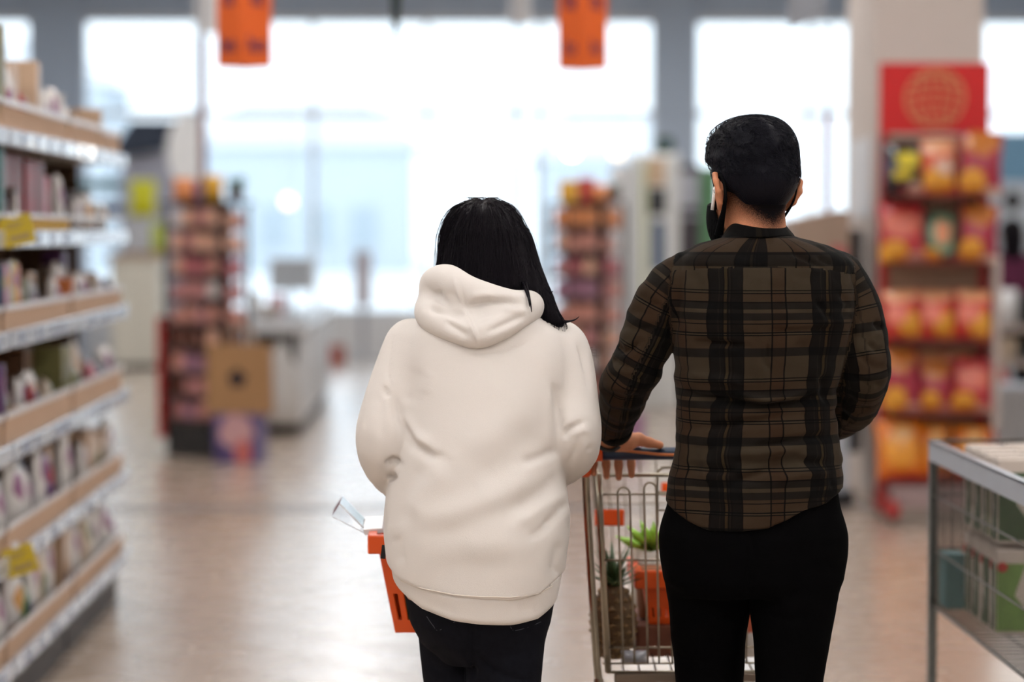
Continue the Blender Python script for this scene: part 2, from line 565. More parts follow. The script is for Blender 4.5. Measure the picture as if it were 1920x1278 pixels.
struct(MB().box((X0, Y0, ZC), (X1, Y1, ZC + .15)).build('ceiling', M_ceil))
struct(MB().box((X0 - .15, Y0, 0), (X0, Y1, ZC)).build('wall_left', M_wallwhite))
struct(MB().box((X1, Y0, 0), (X1 + .15, Y1, ZC)).build('wall_right', M_wallwhite))
struct(MB().box((X0, Y0 - .15, 0), (X1, Y0, ZC)).build('wall_near', M_wallwhite))
# far wall: low parapet, header and two piers between the shop windows
wf = MB()
wf.box((X0, Y1, 4.10), (X1, Y1 + .3, ZC)); wf.box((-5.03, Y1 - .05, .0), (-4.40, Y1 + .35, ZC)); wf.box((2.41, Y1 - .05, 0), (2.91, Y1 + .35, ZC)); wf.box((X0, Y1 - .04, 0), (-7.4, Y1 + .34, ZC)); wf.box((8.4, Y1 - .04, 0), (X1, Y1 + .34, ZC))
wfo = struct(wf.build('wall_far', M_wallgrey))
MB().box((X0, Y1, 0), (X1, Y1 + .25, .50)).build('parapet', pm('white_render', (.86, .87, .88), rough=.6, noise=.02), wfo)
pane_n = 0
for k, (xa, xb, n) in enumerate([(-7.4, -5.03, 2), (-4.40, 2.41, 5), (2.91, 8.4, 4)]):
    wn = struct(empty('window_%d' % (k + 1), ((xa + xb) / 2, Y1 + .1, .5)))
    cx_ = (xa + xb) / 2; hw = (xb - xa) / 2
    fr = MB()
    fr.box((-hw, -.04, 0), (hw, .04, .08)); fr.box((-hw, -.04, 3.52), (hw, .04, 3.6)); fr.box((-hw, -.04, 2.40), (hw, .04, 2.47))
    fr.build('window_frame', M_frame, wn)
    step = 2 * hw / n
    for i in range(n + 1):
        x = -hw + i * step
        MB().box((x - .028, -.045, 0), (x + .028, .045, 3.6)).build('mullion', M_frame, wn)
    for i in range(n):
        for (za, zb) in ((.08, 2.40), (2.47, 3.52)):
            MB().box((-hw + i * step + .035, -.006, za), (-hw + (i + 1) * step - .035, .006, zb)).build('pane', M_glass, wn)

# square column with the snack rack in front of it
M_column = pm('beige_plaster', (.72, .65, .61), rough=.8, noise=.04, nscale=6)
struct(MB().box((2.38, 13.65, 0), (3.00, 14.62, ZC), .012).build('column', M_column))

# outside: snowy forecourt and pale houses in the haze
struct(MB().box((-60, Y1 + .4, -.25), (60, 140, -.1)).build('ground', pm('snow', (.82, .84, .86), rough=.9, noise=.04, nscale=.4)))
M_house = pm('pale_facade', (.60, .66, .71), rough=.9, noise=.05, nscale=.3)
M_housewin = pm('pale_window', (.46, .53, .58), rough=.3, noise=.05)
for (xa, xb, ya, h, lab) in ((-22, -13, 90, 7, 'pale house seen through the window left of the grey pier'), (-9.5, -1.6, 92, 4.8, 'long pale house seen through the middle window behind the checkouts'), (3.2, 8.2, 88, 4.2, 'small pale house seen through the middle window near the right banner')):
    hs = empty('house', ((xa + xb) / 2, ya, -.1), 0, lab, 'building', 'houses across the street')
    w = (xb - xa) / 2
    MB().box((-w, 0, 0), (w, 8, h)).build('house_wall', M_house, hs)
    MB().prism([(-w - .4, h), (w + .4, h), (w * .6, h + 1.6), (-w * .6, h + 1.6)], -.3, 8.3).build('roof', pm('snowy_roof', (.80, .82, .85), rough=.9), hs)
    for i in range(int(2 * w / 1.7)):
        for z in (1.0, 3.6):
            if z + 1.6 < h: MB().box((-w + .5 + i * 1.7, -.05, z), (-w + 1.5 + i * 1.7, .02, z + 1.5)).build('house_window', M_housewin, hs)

# ceiling luminaires (above the frame): housing and diffuser
M_housing = pm('lamp_housing', (.7, .7, .7), rough=.5)
M_diff = pm('lamp_diffuser', (.9, .9, .9), rough=.5, noise=0, emit=(1.0, .97, .94), estr=LAMP)
lamp0 = empty('ceiling_light')
MB().box((-.12, -.75, .0), (.12, .75, .06), .01).build('housing', M_housing, lamp0)
MB().box((-.10, -.73, -.02), (.10, .73, .0)).build('diffuser', M_diff, lamp0)
MB().tube([(0, -.4, .06), (0, -.4, .30)], .006, 6).build('hanger', M_housing, lamp0)
MB().tube([(0, .4, .06), (0, .4, .30)], .006, 6).build('hanger', M_housing, lamp0)
rown = ['far left', 'left', 'right', 'far right']
first = True
for ix, x in enumerate((-4.8, -1.0, 2.0, 5.6)):
    for iy, y in enumerate((-2.5, .6, 3.4, 6.6, 11, 15.5, 20, 24.5)):
        l = lamp0 if first else copy_tree(lamp0); first = False
        l.location = (x, y, ZC - .30)
        setp(l, 'white linear ceiling luminaire, %s from the near wall in the %s row' % (ORD[iy], rown[ix]), 'ceiling light', 'ceiling luminaires')
# ================================================================ things far down the shop
M_darkmetal = pm('dark_metal', (.02, .02, .022), rough=.5, noise=.1)
M_steel = pm('brushed_steel', (.55, .56, .58), rough=.35, metal=.9, noise=.05)
M_whiteplas = pm('white_plastic', (.80, .81, .83), rough=.35, noise=.02)
M_greyplas = pm('grey_plastic', (.42, .44, .50), rough=.45)
M_kraft = pm('kraft_paper', (.42, .235, .11), rough=.8, noise=.08, nscale=12)
M_card = pm('cardboard', (.50, .33, .21), rough=.85, noise=.08, nscale=14)
M_red = pm('red_enamel', (.42, .018, .016), rough=.4, noise=.05)
M_orange = pm('orange_plastic', (.85, .10, .008), rough=.38, noise=.03)

def text_mesh(txt, size, depth=.0015):
    cu = bpy.data.curves.new('t', 'FONT'); cu.body = txt; cu.size = size; cu.extrude = depth; cu.align_x = 'CENTER'; cu.align_y = 'CENTER'
    cu.offset = size * .012
    o = bpy.data.objects.new('t', cu); COL.objects.link(o)
    dg = bpy.context.evaluated_depsgraph_get(); dg.update()
    me = bpy.data.meshes.new_from_object(o.evaluated_get(dg))
    bpy.data.objects.remove(o); return me
def put_text(txt, size, mat, parent, loc, rz=0.0, name='lettering'):
    me = text_mesh(txt, size); me.materials.clear(); me.materials.append(mat)
    o = link(name, me, None, parent); o.location = loc; o.rotation_euler = (math.pi / 2, 0, rz); return o

# --- hanging orange box banners
M_banner = pm('orange_banner', (.80, .13, .012), rough=.6, noise=.04)
M_purple = pm('purple_print', (.075, .02, .10), rough=.6)
def banner(px, Y, wpx, bot, txt, label):
    c = W(px, bot, Y); s = wpx / (FPX / Y) / math.sqrt(2) * .98
    b = empty('hanging_banner', (c[0], Y, c[2]), 0, label, 'banner', 'orange hanging banners')
    th = math.radians(45); H = .95; hs = s / 2
    M = MB().obox((0, 0, H / 2), (s, s, H), rz=th, bev=.004).build('box_sign', M_banner, b)
    MB().tube([(0, 0, H), (0, 0, ZC - c[2])], .004, 6).build('cord', M_darkmetal, b)
    sc = wpx / 107
    for k, t in enumerate(txt):
        z = [.105, .335, .52, .70][k]
        for sg in (-1, 1):
            nx = sg * math.sin(th); n = Vector((nx, -math.cos(th), 0)) * (hs + .003)
            put_text(t, .105 if k % 2 == 0 else .12, M_purple, M, (n.x, n.y, z), sg * th)
    return b
banner(458, 12.0, 106, 126, ['len', 'la', 'len', 'la'], 'orange hanging box banner with purple lettering, left of the two')
banner(1092, 12.2, 96, 130, ['lo', 'la', 'lo', 'la'], 'orange hanging box banner with purple lettering, right of the two')

# --- hook strip and tilted grey sign from the ceiling
c = W(742, 122, 11.5)
hk = empty('ceiling_hook', (c[0], 11.5, c[2]), 0, 'dark thin hook strip hanging from the ceiling left of centre', 'hook')
MB().tube([(0, 0, .14), (.002, 0, .30), (.0, 0, ZC - c[2])], [.012, .026, .034], 8).build('strip', pm('dark_green_metal', (.012, .03, .03), rough=.4), hk)
MB().tube(catmull([(0, 0, .14), (-.002, 0, .06), (.004, 0, .015), (.018, 0, .002), (.03, 0, .014)], 5), .010, 6).build('hook_end', M_greyplas, hk)
c = W(1512, 55, 11.0)
sg = empty('hanging_sign', (c[0], 11.0, c[2]), 0, 'light grey sign board hanging at a slant above the man', 'sign')
MB().prism([(-.075, 0), (.085, .075), (.085, .42), (-.105, .42)], -.008, .008).build('board', pm('pale_grey_board', (.34, .37, .43), rough=.5), sg)
MB().tube([(-.05, 0, .42), (-.05, 0, ZC - c[2])], .004, 6).build('cord', M_darkmetal, sg)
MB().tube([(.06, 0, .42), (.06, 0, ZC - c[2])], .004, 6).build('cord', M_darkmetal, sg)

# --- checkout poles
M_maroon = pm('maroon_sleeve', (.15, .012, .045), rough=.45)
M_polegrey = pm('grey_pole', (.22, .22, .27), rough=.4)
for (px, Y, yl, topy, lab) in ((383, 17.6, 70, -60, 'thin checkout pole with maroon sleeve above the left display stand'), (968, 20.0, 300, -60, 'thin checkout pole with maroon sleeve above the woman'), (1549, 16.2, 215, 50, 'thin checkout pole with maroon sleeve right of the man')):
    b = W(px, 600, Y); o = empty('checkout_pole', (b[0], Y, 0), 0, lab, 'pole', 'checkout poles')
    zt = min(ZC, W(px, topy, Y)[2]); zl = W(px, yl, Y)[2]
    MB().tube([(0, 0, .02), (0, 0, zt)], .017, 10).build('shaft', M_polegrey, o)
    MB().tube([(0, 0, .5), (0, 0, zl)], .026, 10).build('sleeve', M_maroon, o)
    MB().lathe([(.13, 0), (.13, .015), (.03, .03), (.02, .06)], (0, 0, 0), 18).build('base', M_darkmetal, o)
    if topy < 0:
        MB().obox((.03, 0, zt - .32), (.16, .02, .30), bev=.01).build('number_plate', M_whiteplas, o)

# --- the two impulse-buy display stands
PACKC = {'pink': srgb(205, 140, 140), 'salmon': srgb(222, 155, 140), 'orange': srgb(232, 150, 95), 'mauve': srgb(175, 125, 150), 'rose': srgb(195, 110, 118), 'peach': srgb(240, 185, 160), 'brown': srgb(110, 60, 45), 'white': srgb(235, 225, 225), 'red': srgb(200, 55, 50), 'yellow': srgb(225, 170, 50), 'violet': srgb(110, 85, 140)}
def pack_mat(cn):
    return pm('packet_' + cn, PACKC[cn], rough=.28, noise=.12, nscale=25, coat=.4)
def pillow(w, d, h, nx=8, nz=10, seed=0, crimp=.04):
    """sealed pouch: puffy between crimped top and bottom seams; local x width, z height, front towards -y"""
    R = random.Random(seed); V = []; F = []
    for side in (-1, 1):
        for j in range(nz + 1):
            t = j / nz
            for i in range(nx + 1):
                s_ = i / nx
                e = max(0, math.sin(math.pi * s_)) ** .55; v = max(0, math.sin(math.pi * min(1, max(0, (t - crimp) / (1 - 2 * crimp))))) ** .5
                y = side * (d / 2 * e * v + .0012)
                k = 0 if i in (0, nx) or j in (0, nz) else R.uniform(-.06, .06) * d
                x = (s_ - .5) * w * (1 - .10 * (1 - abs(2 * t - 1)) * (0 if i not in (0, nx) else 1))
                V.append((x, y + k, t * h))
    n = (nx + 1) * (nz + 1)
    for sd in (0, 1):
        for j in range(nz):
            for i in range(nx):
                a = sd * n + j * (nx + 1) + i; q = (a, a + 1, a + nx + 2, a + nx + 1)
                F.append(q if sd == 0 else q[::-1])
    for j in range(nz):
        for i in (0, nx):
            a = j * (nx + 1) + i; q = (a, a + nx + 1, a + nx + 1 + n, a + n); F.append(q if i == 0 else q[::-1])
    for i in range(nx):
        for j in (0, nz):
            a = j * (nx + 1) + i; q = (a, a + n, a + 1 + n, a + 1); F.append(q if j == 0 else q[::-1])
    m = MB(); m.add(V, F, True); return m
pk_mesh = {}
def packet(cn, kind):
    if (cn, kind) not in pk_mesh:
        if kind == 0: m = MB().box((-.042, -.02, 0), (.042, .02, .135), .004)
        elif kind == 1: m = pillow(.092, .045, .14, 6, 6, 3)
        else: m = MB().box((-.040, -.02, 0), (.040, .02, .105), .006).box((-.012, -.004, .105), (.012, .004, .14), .003)
        me = m.mesh('packet'); me.materials.append(pack_mat(cn)); pk_mesh[(cn, kind)] = me
    return pk_mesh[(cn, kind)]

def display_stand(px, Y, rz, w, dp, n, z0, dz, label, short, seed, side_red, colmix):
    R = random.Random(seed); b = W(px, 700, Y)
    o = empty('display_stand', (b[0], Y, 0), rz, label, 'display stand', 'checkout display stands')
    top = z0 + n * dz
    MB().box((-w / 2, -dp / 2, 0), (w / 2, dp / 2, z0 - .02), .01).build('base', M_darkmetal, o)
    MB().box((-w / 2 + .03, -.015, z0), (w / 2 - .03, .015, top)).build('back_panel', pm('plum_panel', (.05, .02, .03), rough=.6), o)
    for x in (-w / 2, w / 2 - .02):
        for y in (-dp / 2, dp / 2 - .02):
            MB().box((x, y, z0 - .02), (x + .02, y + .02, top)).build('post', M_darkmetal, o)
    if side_red: MB().box((-w / 2 - .055, -dp / 2 - .02, .12), (-w / 2 - .006, dp / 2 - .02, .95)).build('side_panel', M_red, o)
    rot = Matrix.Rotation(rz, 3, 'Z')
    for k in range(n):
        z = z0 + k * dz
        MB().box((-w / 2 - .004, -dp / 2 - .004, z - .012), (w / 2 + .004, dp / 2 + .004, z)).build('shelf', pm('brown_shelf', (.16, .10, .085), rough=.4), o)
        MB().box((-w / 2 - .008, -dp / 2 - .014, z - .012), (w / 2 + .008, -dp / 2 - .006, z + .016)).build('front_rail', pm('brown_rail', (.10, .06, .055), rough=.35), o)
        rowc = R.choice(colmix)
        nf = max(3, int((w - .04) / .098))
        for i in range(nf + 2):
            if i < nf: lx, ly, a, where = -w / 2 + .04 + (w - .08) * (i + .5) / nf, -dp / 2 + .035, 0, '%s from the left on the front' % ORD[i]
            else: lx, ly, a, where = w / 2 - .035, -dp / 2 + .10 + (dp - .10) * (i - nf + .5) / 2.2, math.pi / 2, '%s on the right side' % ('nearer' if i == nf else 'farther')
            cn = rowc if R.random() < .55 else R.choice(colmix)
            kd = R.choice((0, 1, 2)); p = link('sweets_packet', packet(cn, kd))
            v = rot @ Vector((lx, ly, 0)); p.location = (b[0] + v.x, Y + v.y, z); p.rotation_euler = (0, 0, rz + a)
            setp(p, '%s packet, %s of shelf %s, %s stand' % (cn, where, ['one (lowest)', 'two', 'three', 'four', 'five', 'six', 'seven', 'eight', 'nine', 'ten'][k], short), 'packet', 'packets on the display stands')
    return o, b, top
o, b, top = display_stand(390, 16.7, -.5, .46, .36, 9, .24, .165, 'tall dark display stand of small pink packets with a red side, on the left', 'left display', 5, True, ['pink', 'rose', 'salmon', 'mauve', 'pink', 'peach', 'brown', 'white'])
def top_item(px, Y, z, w, h, cn, kind, label, cat):
    c = W(px, 400, Y); m = MB()
    if kind == 'bag': m = pillow(w, .08, h, 8, 8, int(px))
    elif kind == 'box': m.box((-w / 2, -.05, 0), (w / 2, .05, h), .008)
    o = m.build({'bag': 'gift_bag', 'box': 'small_carton'}[kind], pack_mat(cn)); o.location = (c[0], Y, z); return setp(o, label, cat)
MB_top = MB().box((-.26, -.2, 0), (.26, .2, .015)).build('top_board', M_darkmetal, o); MB_top.location = (0, 0, top)
top_item(345, 16.6, top + .015, .15, .16, 'orange', 'bag', 'apricot pouch on top of the left display stand', 'bag')
top_item(372, 16.75, top + .015, .11, .14, 'violet', 'box', 'violet carton on top of the left display stand', 'carton')
top_item(400, 16.6, top + .015, .14, .18, 'yellow', 'bag', 'amber yellow pouch on top of the left display stand', 'bag')
def plant(px, Y, z, s, label, leaf=(.02, .10, .03), n=26, seed=1):
    c = W(px, 400, Y); o = empty('potted_plant', (c[0], Y, z), 0, label, 'plant'); R = random.Random(seed)
    MB().lathe([(.035 * s, 0), (.05 * s, .07 * s), (.054 * s, .075 * s), (.045 * s, .072 * s)], (0, 0, 0), 16).build('pot', pm('terracotta', (.25, .10, .06), rough=.7), o)
    for i in range(n):
        a = R.uniform(0, 6.28); e = R.uniform(.3, 1.2); l = R.uniform(.07, .14) * s
        d = np.array((math.cos(a) * math.cos(e), math.sin(a) * math.cos(e), math.sin(e))); sd = np.array((-math.sin(a), math.cos(a), 0)) * .022 * s
        p0 = np.array((0, 0, .07 * s)); p1 = p0 + d * l * .6; p2 = p0 + d * l + np.array((0, 0, -.02 * s)); up = np.array((0, 0, .003))
        MB().add([p0, p1 - sd, p2, p1 + sd, p1 + up * 2], [(0, 1, 4), (1, 2, 4), (2, 3, 4), (3, 0, 4), (0, 3, 2, 1)], True).build('leaf', pm('dark_leaf', leaf, rough=.5, noise=.3), o)
plant(443, 16.8, top + .015, 1.1, 'small dark green potted plant on top of the left display stand')
# second stand, behind the couple
o2, b2, top2 = display_stand(1100, 16.9, -.55, .42, .40, 9, .24, .165, 'tall dark display stand of mixed packets between the woman and the man', 'middle display', 9, False, ['salmon', 'peach', 'pink', 'peach', 'rose', 'orange', 'white', 'mauve'])
x = MB().box((-.2, -.2, 0), (.2, .2, .015)).build('top_board', M_darkmetal, o2); x.location = (0, 0, top2)
top_item(1066, 16.8, top2 + .015, .13, .15, 'yellow', 'box', 'yellow carton on top of the middle display stand', 'carton')
top_item(1100, 16.95, top2 + .015, .12, .17, 'red', 'box', 'red carton on top of the middle display stand', 'carton')
top_item(1126, 16.7, top2 + .015, .12, .12, 'orange', 'bag', 'orange pouch on top of the middle display stand', 'bag')
plant(1152, 17.0, top2 + .015, .9, 'small bright green potted plant on top of the middle display stand', (.02, .16, .06), 20, 3)

c = W(1188, 830, 16.3)
vb2 = empty('printed_carton', (c[0], 16.35, 0), .1, 'mauve carton on the floor beside the middle display stand, behind the man\'s arm', 'carton')
MB().box((-.07, -.07, 0), (.07, .07, .30), .005).build('box_body', pm('mauve_card', srgb(165, 125, 160), rough=.5, noise=.15), vb2)
MB().box((-.07, -.071, .02), (.02, -.069, .14)).build('label_panel', pm('indigo_label', srgb(85, 80, 130), rough=.5), vb2)

# --- kraft carrier bag on a violet carton, in front of the left stand
c = W(452, 852, 16.15); cz = .325
vb = empty('printed_carton', (c[0], 16.15, 0), -.15, 'violet and pink printed carton on the floor under the brown paper bag', 'carton')
MB().box((-.155, -.13, 0), (.155, .13, cz), .006).build('box_body', spots_mat('violet_print', srgb(95, 80, 135), [(.5, .62, .32, .30, srgb(205, 160, 165)), (.62, .28, .16, .22, srgb(205, 110, 105)), (.2, .2, .15, .2, srgb(70, 55, 110))]), vb)
MB().box((-.155, -.012, cz), (.155, .012, cz + .001)).build('tape', pm('clear_tape', (.5, .4, .4), rough=.2), vb)
kb = empty('paper_bag', (c[0] - .005, 16.12, cz + .002), -.12, 'brown kraft paper carrier bag with a dark emblem, leaning by the left display stand', 'paper bag')
bw, bh = .215, .46
kbm = MB()
kbm.add([(-bw, -.07, 0), (bw, -.07, 0), (bw, .07, 0), (-bw, .07, 0), (-bw * .97, -.06, bh), (bw * .97, -.06, bh), (bw * .97, .06, bh), (-bw * .97, .06, bh), (-bw * .9, 0, bh * .5), (bw * .9, 0, bh * .5)],
        [(0, 3, 2, 1), (0, 1, 5, 4), (2, 3, 7, 6), (3, 0, 8), (0, 4, 8), (4, 7, 8), (7, 3, 8), (1, 2, 9), (2, 6, 9), (6, 5, 9), (5, 1, 9), (4, 5, 6, 7)])
kbm.build('bag_body', M_kraft, kb)
for y in (-.06, .06):
    MB().tube(catmull([(-.08, y, bh - .01), (-.07, y, bh + .09), (0, y, bh + .125), (.07, y, bh + .09), (.08, y, bh - .01)], 4), .005, 6).build('handle', M_kraft, kb)
em = MB()
for k in range(5):
    a = math.radians(90 + 72 * k); em.lathe([(.026, -.001), (.026, .001)], (.036 * math.cos(a), -.0685, .235 + .036 * math.sin(a)), 14, 'Y')
em.lathe([(.022, -.0015), (.022, .0015)], (0, -.0685, .235), 14, 'Y')
em.build('emblem', pm('dark_plum_print', (.02, .012, .02), rough=.7), kb)

# --- checkout counters
def checkout(px, Ya, Yb, w, zt, label, belt=True):
    b = W(px, 600, Ya); L = Yb - Ya
    o = empty('checkout_counter', (b[0], Ya, 0), 0, label, 'checkout counter', 'checkout counters')
    MB().box((-w / 2 + .06, .12, .08), (w / 2 - .06, L - .1, zt - .07), .01).build('body', pm('pale_counter', (.78, .79, .81), rough=.5), o)
    MB().box((-w / 2 + .09, .16, 0), (w / 2 - .09, L - .14, .08)).build('plinth', M_darkmetal, o)
    MB().box((-w / 2, 0, zt - .07), (w / 2, L, zt), .012).build('worktop', pm('pale_worktop', (.74, .76, .79), rough=.25, coat=.4), o)
    MB().box((-w / 2 + .10, .15, zt), (w / 2 - .10, L * .6, zt + .008)).build('belt', pm('grey_belt', (.30, .31, .33), rough=.4), o)
    for x in (-w / 2 + .04, w / 2 - .07):
        MB().box((x, .1, zt), (x + .03, L - .1, zt + .05), .005).build('edge_rail', M_steel, o)
    MB().box((-w / 2 + .1, .02, zt - .30), (w / 2 - .1, .10, zt - .075)).build('underside_shade', M_darkmetal, o)  # solid dark block standing in for the shade under the worktop
    return o, b
oc, bc_ = checkout(516, 18.2, 22.6, .50, .84, 'pale checkout counter behind the left display stand')
checkout(830, 19.5, 23.5, .56, .84, 'pale checkout counter standing behind the woman')
checkout(1105, 18.6, 22.2, .50, .84, 'pale checkout counter behind the gap between woman and man')
# monitor on the left counter
def monitor(px, Y, z, label):
    c = W(px, 500, Y); o = empty('till_screen', (c[0], Y, z), .3, label, 'monitor', 'till screens')
    MB().box((-.10, -.08, 0), (.10, .08, .012), .004).build('foot', M_darkmetal, o); MB().tube([(0, 0, .01), (0, 0, .24)], .015, 8).build('stem', M_steel, o)
    MB().box((-.18, -.02, .2), (.18, .02, .47), .01).build('screen_case', pm('till_case', (.55, .58, .64), rough=.5), o)
    MB().box((-.165, -.0215, .215), (.165, -.0195, .455)).build('screen', pm('till_glass', (.50, .55, .60), rough=.15), o)
monitor(545, 20.4, .84, 'grey till screen on the counter behind the left display stand')
monitor(1120, 20.6, .84, 'grey till screen on the counter between woman and man')
# small goods on the left counter
for k, (px, Y, w, h, col, lab) in enumerate([(505, 19.2, .16, .11, (.62, .55, .50), 'beige carton on the left checkout counter'), (520, 19.9, .12, .17, (.70, .38, .44), 'pale pink carton on the left checkout counter'), (480, 18.8, .08, .22, (.8, .82, .84), 'white jar-shaped box on the left checkout counter')]):
    c = W(px, 560, Y); m = MB().box((-w / 2, -.06, 0), (w / 2, .06, h), .008)
    q = m.build('small_carton', pm('counter_goods_%d' % k, col, rough=.4)); q.location = (c[0], Y, .848); setp(q, lab, 'carton')
MB().box((.05, -.22, .800), (.07, .02, .815)).build('bag_hook', M_steel, oc)
# translucent carrier bag hanging on the counter end
c = (W(516, 600, 18.2)[0] + .06, 18.03, 0)
m = MB(); n = 14; vs = []; lv = [(0, .10, .07), (.05, .13, .10), (.25, .125, .09), (.42, .10, .06), (.52, .07, .03), (.60, .03, .012)]
for (z, a, b_) in lv:
    for i in range(n):
        t = 2 * math.pi * i / n; k = 1 + .12 * math.sin(3 * t + z * 9)
        vs.append((a * k * math.cos(t), b_ * k * math.sin(t), z))
fs = [tuple(range(n - 1, -1, -1))] + [(j * n + i, j * n + (i + 1) % n, (j + 1) * n + (i + 1) % n, (j + 1) * n + i) for j in range(len(lv) - 1) for i in range(n)]
m.add(vs, fs, True); m.tube(catmull([(-.02, 0, .58), (-.02, 0, .68), (0, 0, .72), (.02, 0, .68), (.02, 0, .58)], 3), .006, 6)
thing_mesh('carrier_bag', MB().add([(x + c[0], y + 18.05, z + .10) for x, y, z in m.v], m.f, True), pm('milky_plastic', (.62, .61, .60), rough=.4), (c[0], 18.05, .10), 'pale plastic carrier bag hanging on the end of the left checkout counter', 'carrier bag')

# --- red-brown carton on the floor by the window
c = W(625, 668, 27.5)
bx = empty('cardboard_carton', (c[0], 27.5, 0), .1, 'small brown carton with a red mark on the floor under the window', 'carton')
MB().box((-.13, -.12, 0), (.13, .12, .24), .004).build('box_body', pm('brown_red_card', (.36, .13, .09), rough=.8), bx)
MB().box((-.045, -.1225, .05), (.045, -.1205, .19)).build('red_mark', pm('red_print', (.36, .02, .02), rough=.6), bx)
c = W(676, 540, 27.8)
wb = empty('post_box', (c[0], 28.6, 1.0), 0, 'tall mauve grey box standing on a post by the window', 'post box')
MB().box((-.10, -.08, -.35), (.10, .08, .30), .01).build('case', pm('mauve_grey', (.60, .56, .62), rough=.5), wb)
MB().box((-.03, -.03, -1.0), (.03, .03, -.35)).build('post', M_greyplas, wb)
MB().box((-.085, -.086, .1), (-.055, -.08, .28)).build('flap', M_maroon, wb)

# --- kiosk by the left window
ky = 27.2; kx = W(272, 600, ky)[0]
kk = empty('kiosk_counter', (kx, ky, 0), 0, 'beige kiosk counter by the left window', 'counter')
MB().box((-.34, -.30, .06), (.20, .3, 1.24), .01).build('body', pm('olive_beige', (.72, .70, .62), rough=.6), kk); MB().box((-.38, -.34, 1.24), (.24, .34, 1.29), .008).build('worktop', M_card, kk); MB().box((-.3, -.26, 0), (.16, .26, .06)).build('plinth', M_darkmetal, kk)
def kitem(nm, px, Y, z, w, h, d, col, lab, cat, kind='box'):
    c = W(px, 400, Y); m = MB().box((-w / 2, -d / 2, 0), (w / 2, d / 2, h), .012) if kind == 'box' else pillow(w, d, h, 8, 8, int(px))
    q = m.build(nm, pm('k_' + nm + str(px), col, rough=.45)); q.location = (c[0], Y, z); setp(q, lab, cat)
kitem('bag', 268, 26.95, 1.70, .30, .40, .14, (.72, .72, .02), 'bright yellow bag on a grey carton on the kiosk', 'bag', 'bag')
kitem('storage_box', 262, 27.1, 1.29, .30, .41, .25, (.55, .58, .64), 'pale grey carton on the kiosk counter', 'carton')
kitem('pouch', 297, 26.98, 1.29, .17, .33, .10, (.50, .58, .10), 'yellow green pouch on the right end of the kiosk counter', 'pouch', 'bag')
fr_ = empty('market_stall', (W(290, 400, 27.8)[0], 27.9, 0), 0, 'grey stall with dark awning behind the kiosk by the left window', 'stall')
MB().box((-.36, -.2, 0), (.36, .2, 2.45)).build('stall_body', pm('blue_grey_panel', (.46, .48, .60), rough=.6), fr_); MB().prism([(-.50, 2.35), (.12, 2.45), (.30, 2.78), (-.22, 2.78)], -.4, .25).build('awning', pm('navy_awning', (.035, .05, .085), rough=.7), fr_)
MB().box((-.9, -.1, 2.0), (-.36, .1, 2.12)).build('teal_shelf', pm('teal_board', (.10, .22, .25), rough=.5), fr_); MB().box((-.9, -.1, 1.72), (-.36, .1, 1.86)).build('purple_shelf', pm('aubergine_board', (.06, .03, .09), rough=.5), fr_)
for x in (-.88, -.4): MB().box((x, -.02, 0), (x + .03, .02, 2.12)).build('stall_leg', M_greyplas, fr_)
c = W(350, 282, 26.2)
rs = empty('round_sign', (c[0], 26.2, 0), 0, 'large white oval sign on a stand behind the left display', 'sign')
m = MB(); n = 28; m.add([(.21 * math.cos(2 * math.pi * i / n), -.015, c[2] + .385 * math.sin(2 * math.pi * i / n)) for i in range(n)] + [(.21 * math.cos(2 * math.pi * i / n), .015, c[2] + .385 * math.sin(2 * math.pi * i / n)) for i in range(n)], [tuple(range(n)), tuple(range(2 * n - 1, n - 1, -1))] + [(i, i + n, (i + 1) % n + n, (i + 1) % n) for i in range(n)])
m.build('oval_board', pm('white_board', (.88, .90, .92), rough=.4, noise=0), rs); MB().tube([(0, .02, .02), (0, .02, c[2] - .3)], .02, 8).build('post', M_greyplas, rs); MB().lathe([(.2, 0), (.2, .02), (.03, .03)], (0, 0, 0), 18).build('foot', M_darkmetal, rs)

# --- glowing globe lamps near the window
M_globe = pm('lit_globe', (1, 1, 1), rough=.3, noise=0, emit=(1, .96, .9), estr=9)
M_globe2 = pm('warm_globe', (1, .8, .5), rough=.3, noise=0, emit=(1, .74, .46), estr=2.2)
for (px, py, Y, r, mt, lab) in ((1072, 282, 27.0, .075, M_globe, 'bright white globe lamp hanging above the middle display stand'), (820, 290, 27.0, .05, M_globe2, 'dim globe lamp hanging left of the woman near the window'), (1157, 285, 26.0, .07, M_globe2, 'warm globe lamp hanging left of the vending cabinet'), (540, 378, 26.5, .07, M_globe2, 'bright globe lamp hanging right of the left display stand')):
    c = W(px, py, Y); o = empty('globe_lamp', tuple(c), 0, lab, 'lamp', 'globe lamps')
    MB().lathe([(.001, -r)] + [(r * math.cos(a), r * math.sin(a)) for a in np.linspace(-1.4, 1.4, 9)] + [(.001, r)], (0, 0, 0), 16).build('globe', mt, o)
    MB().tube([(0, 0, r), (0, 0, ZC - c[2])], .003, 6).build('cord', M_whiteplas, o)

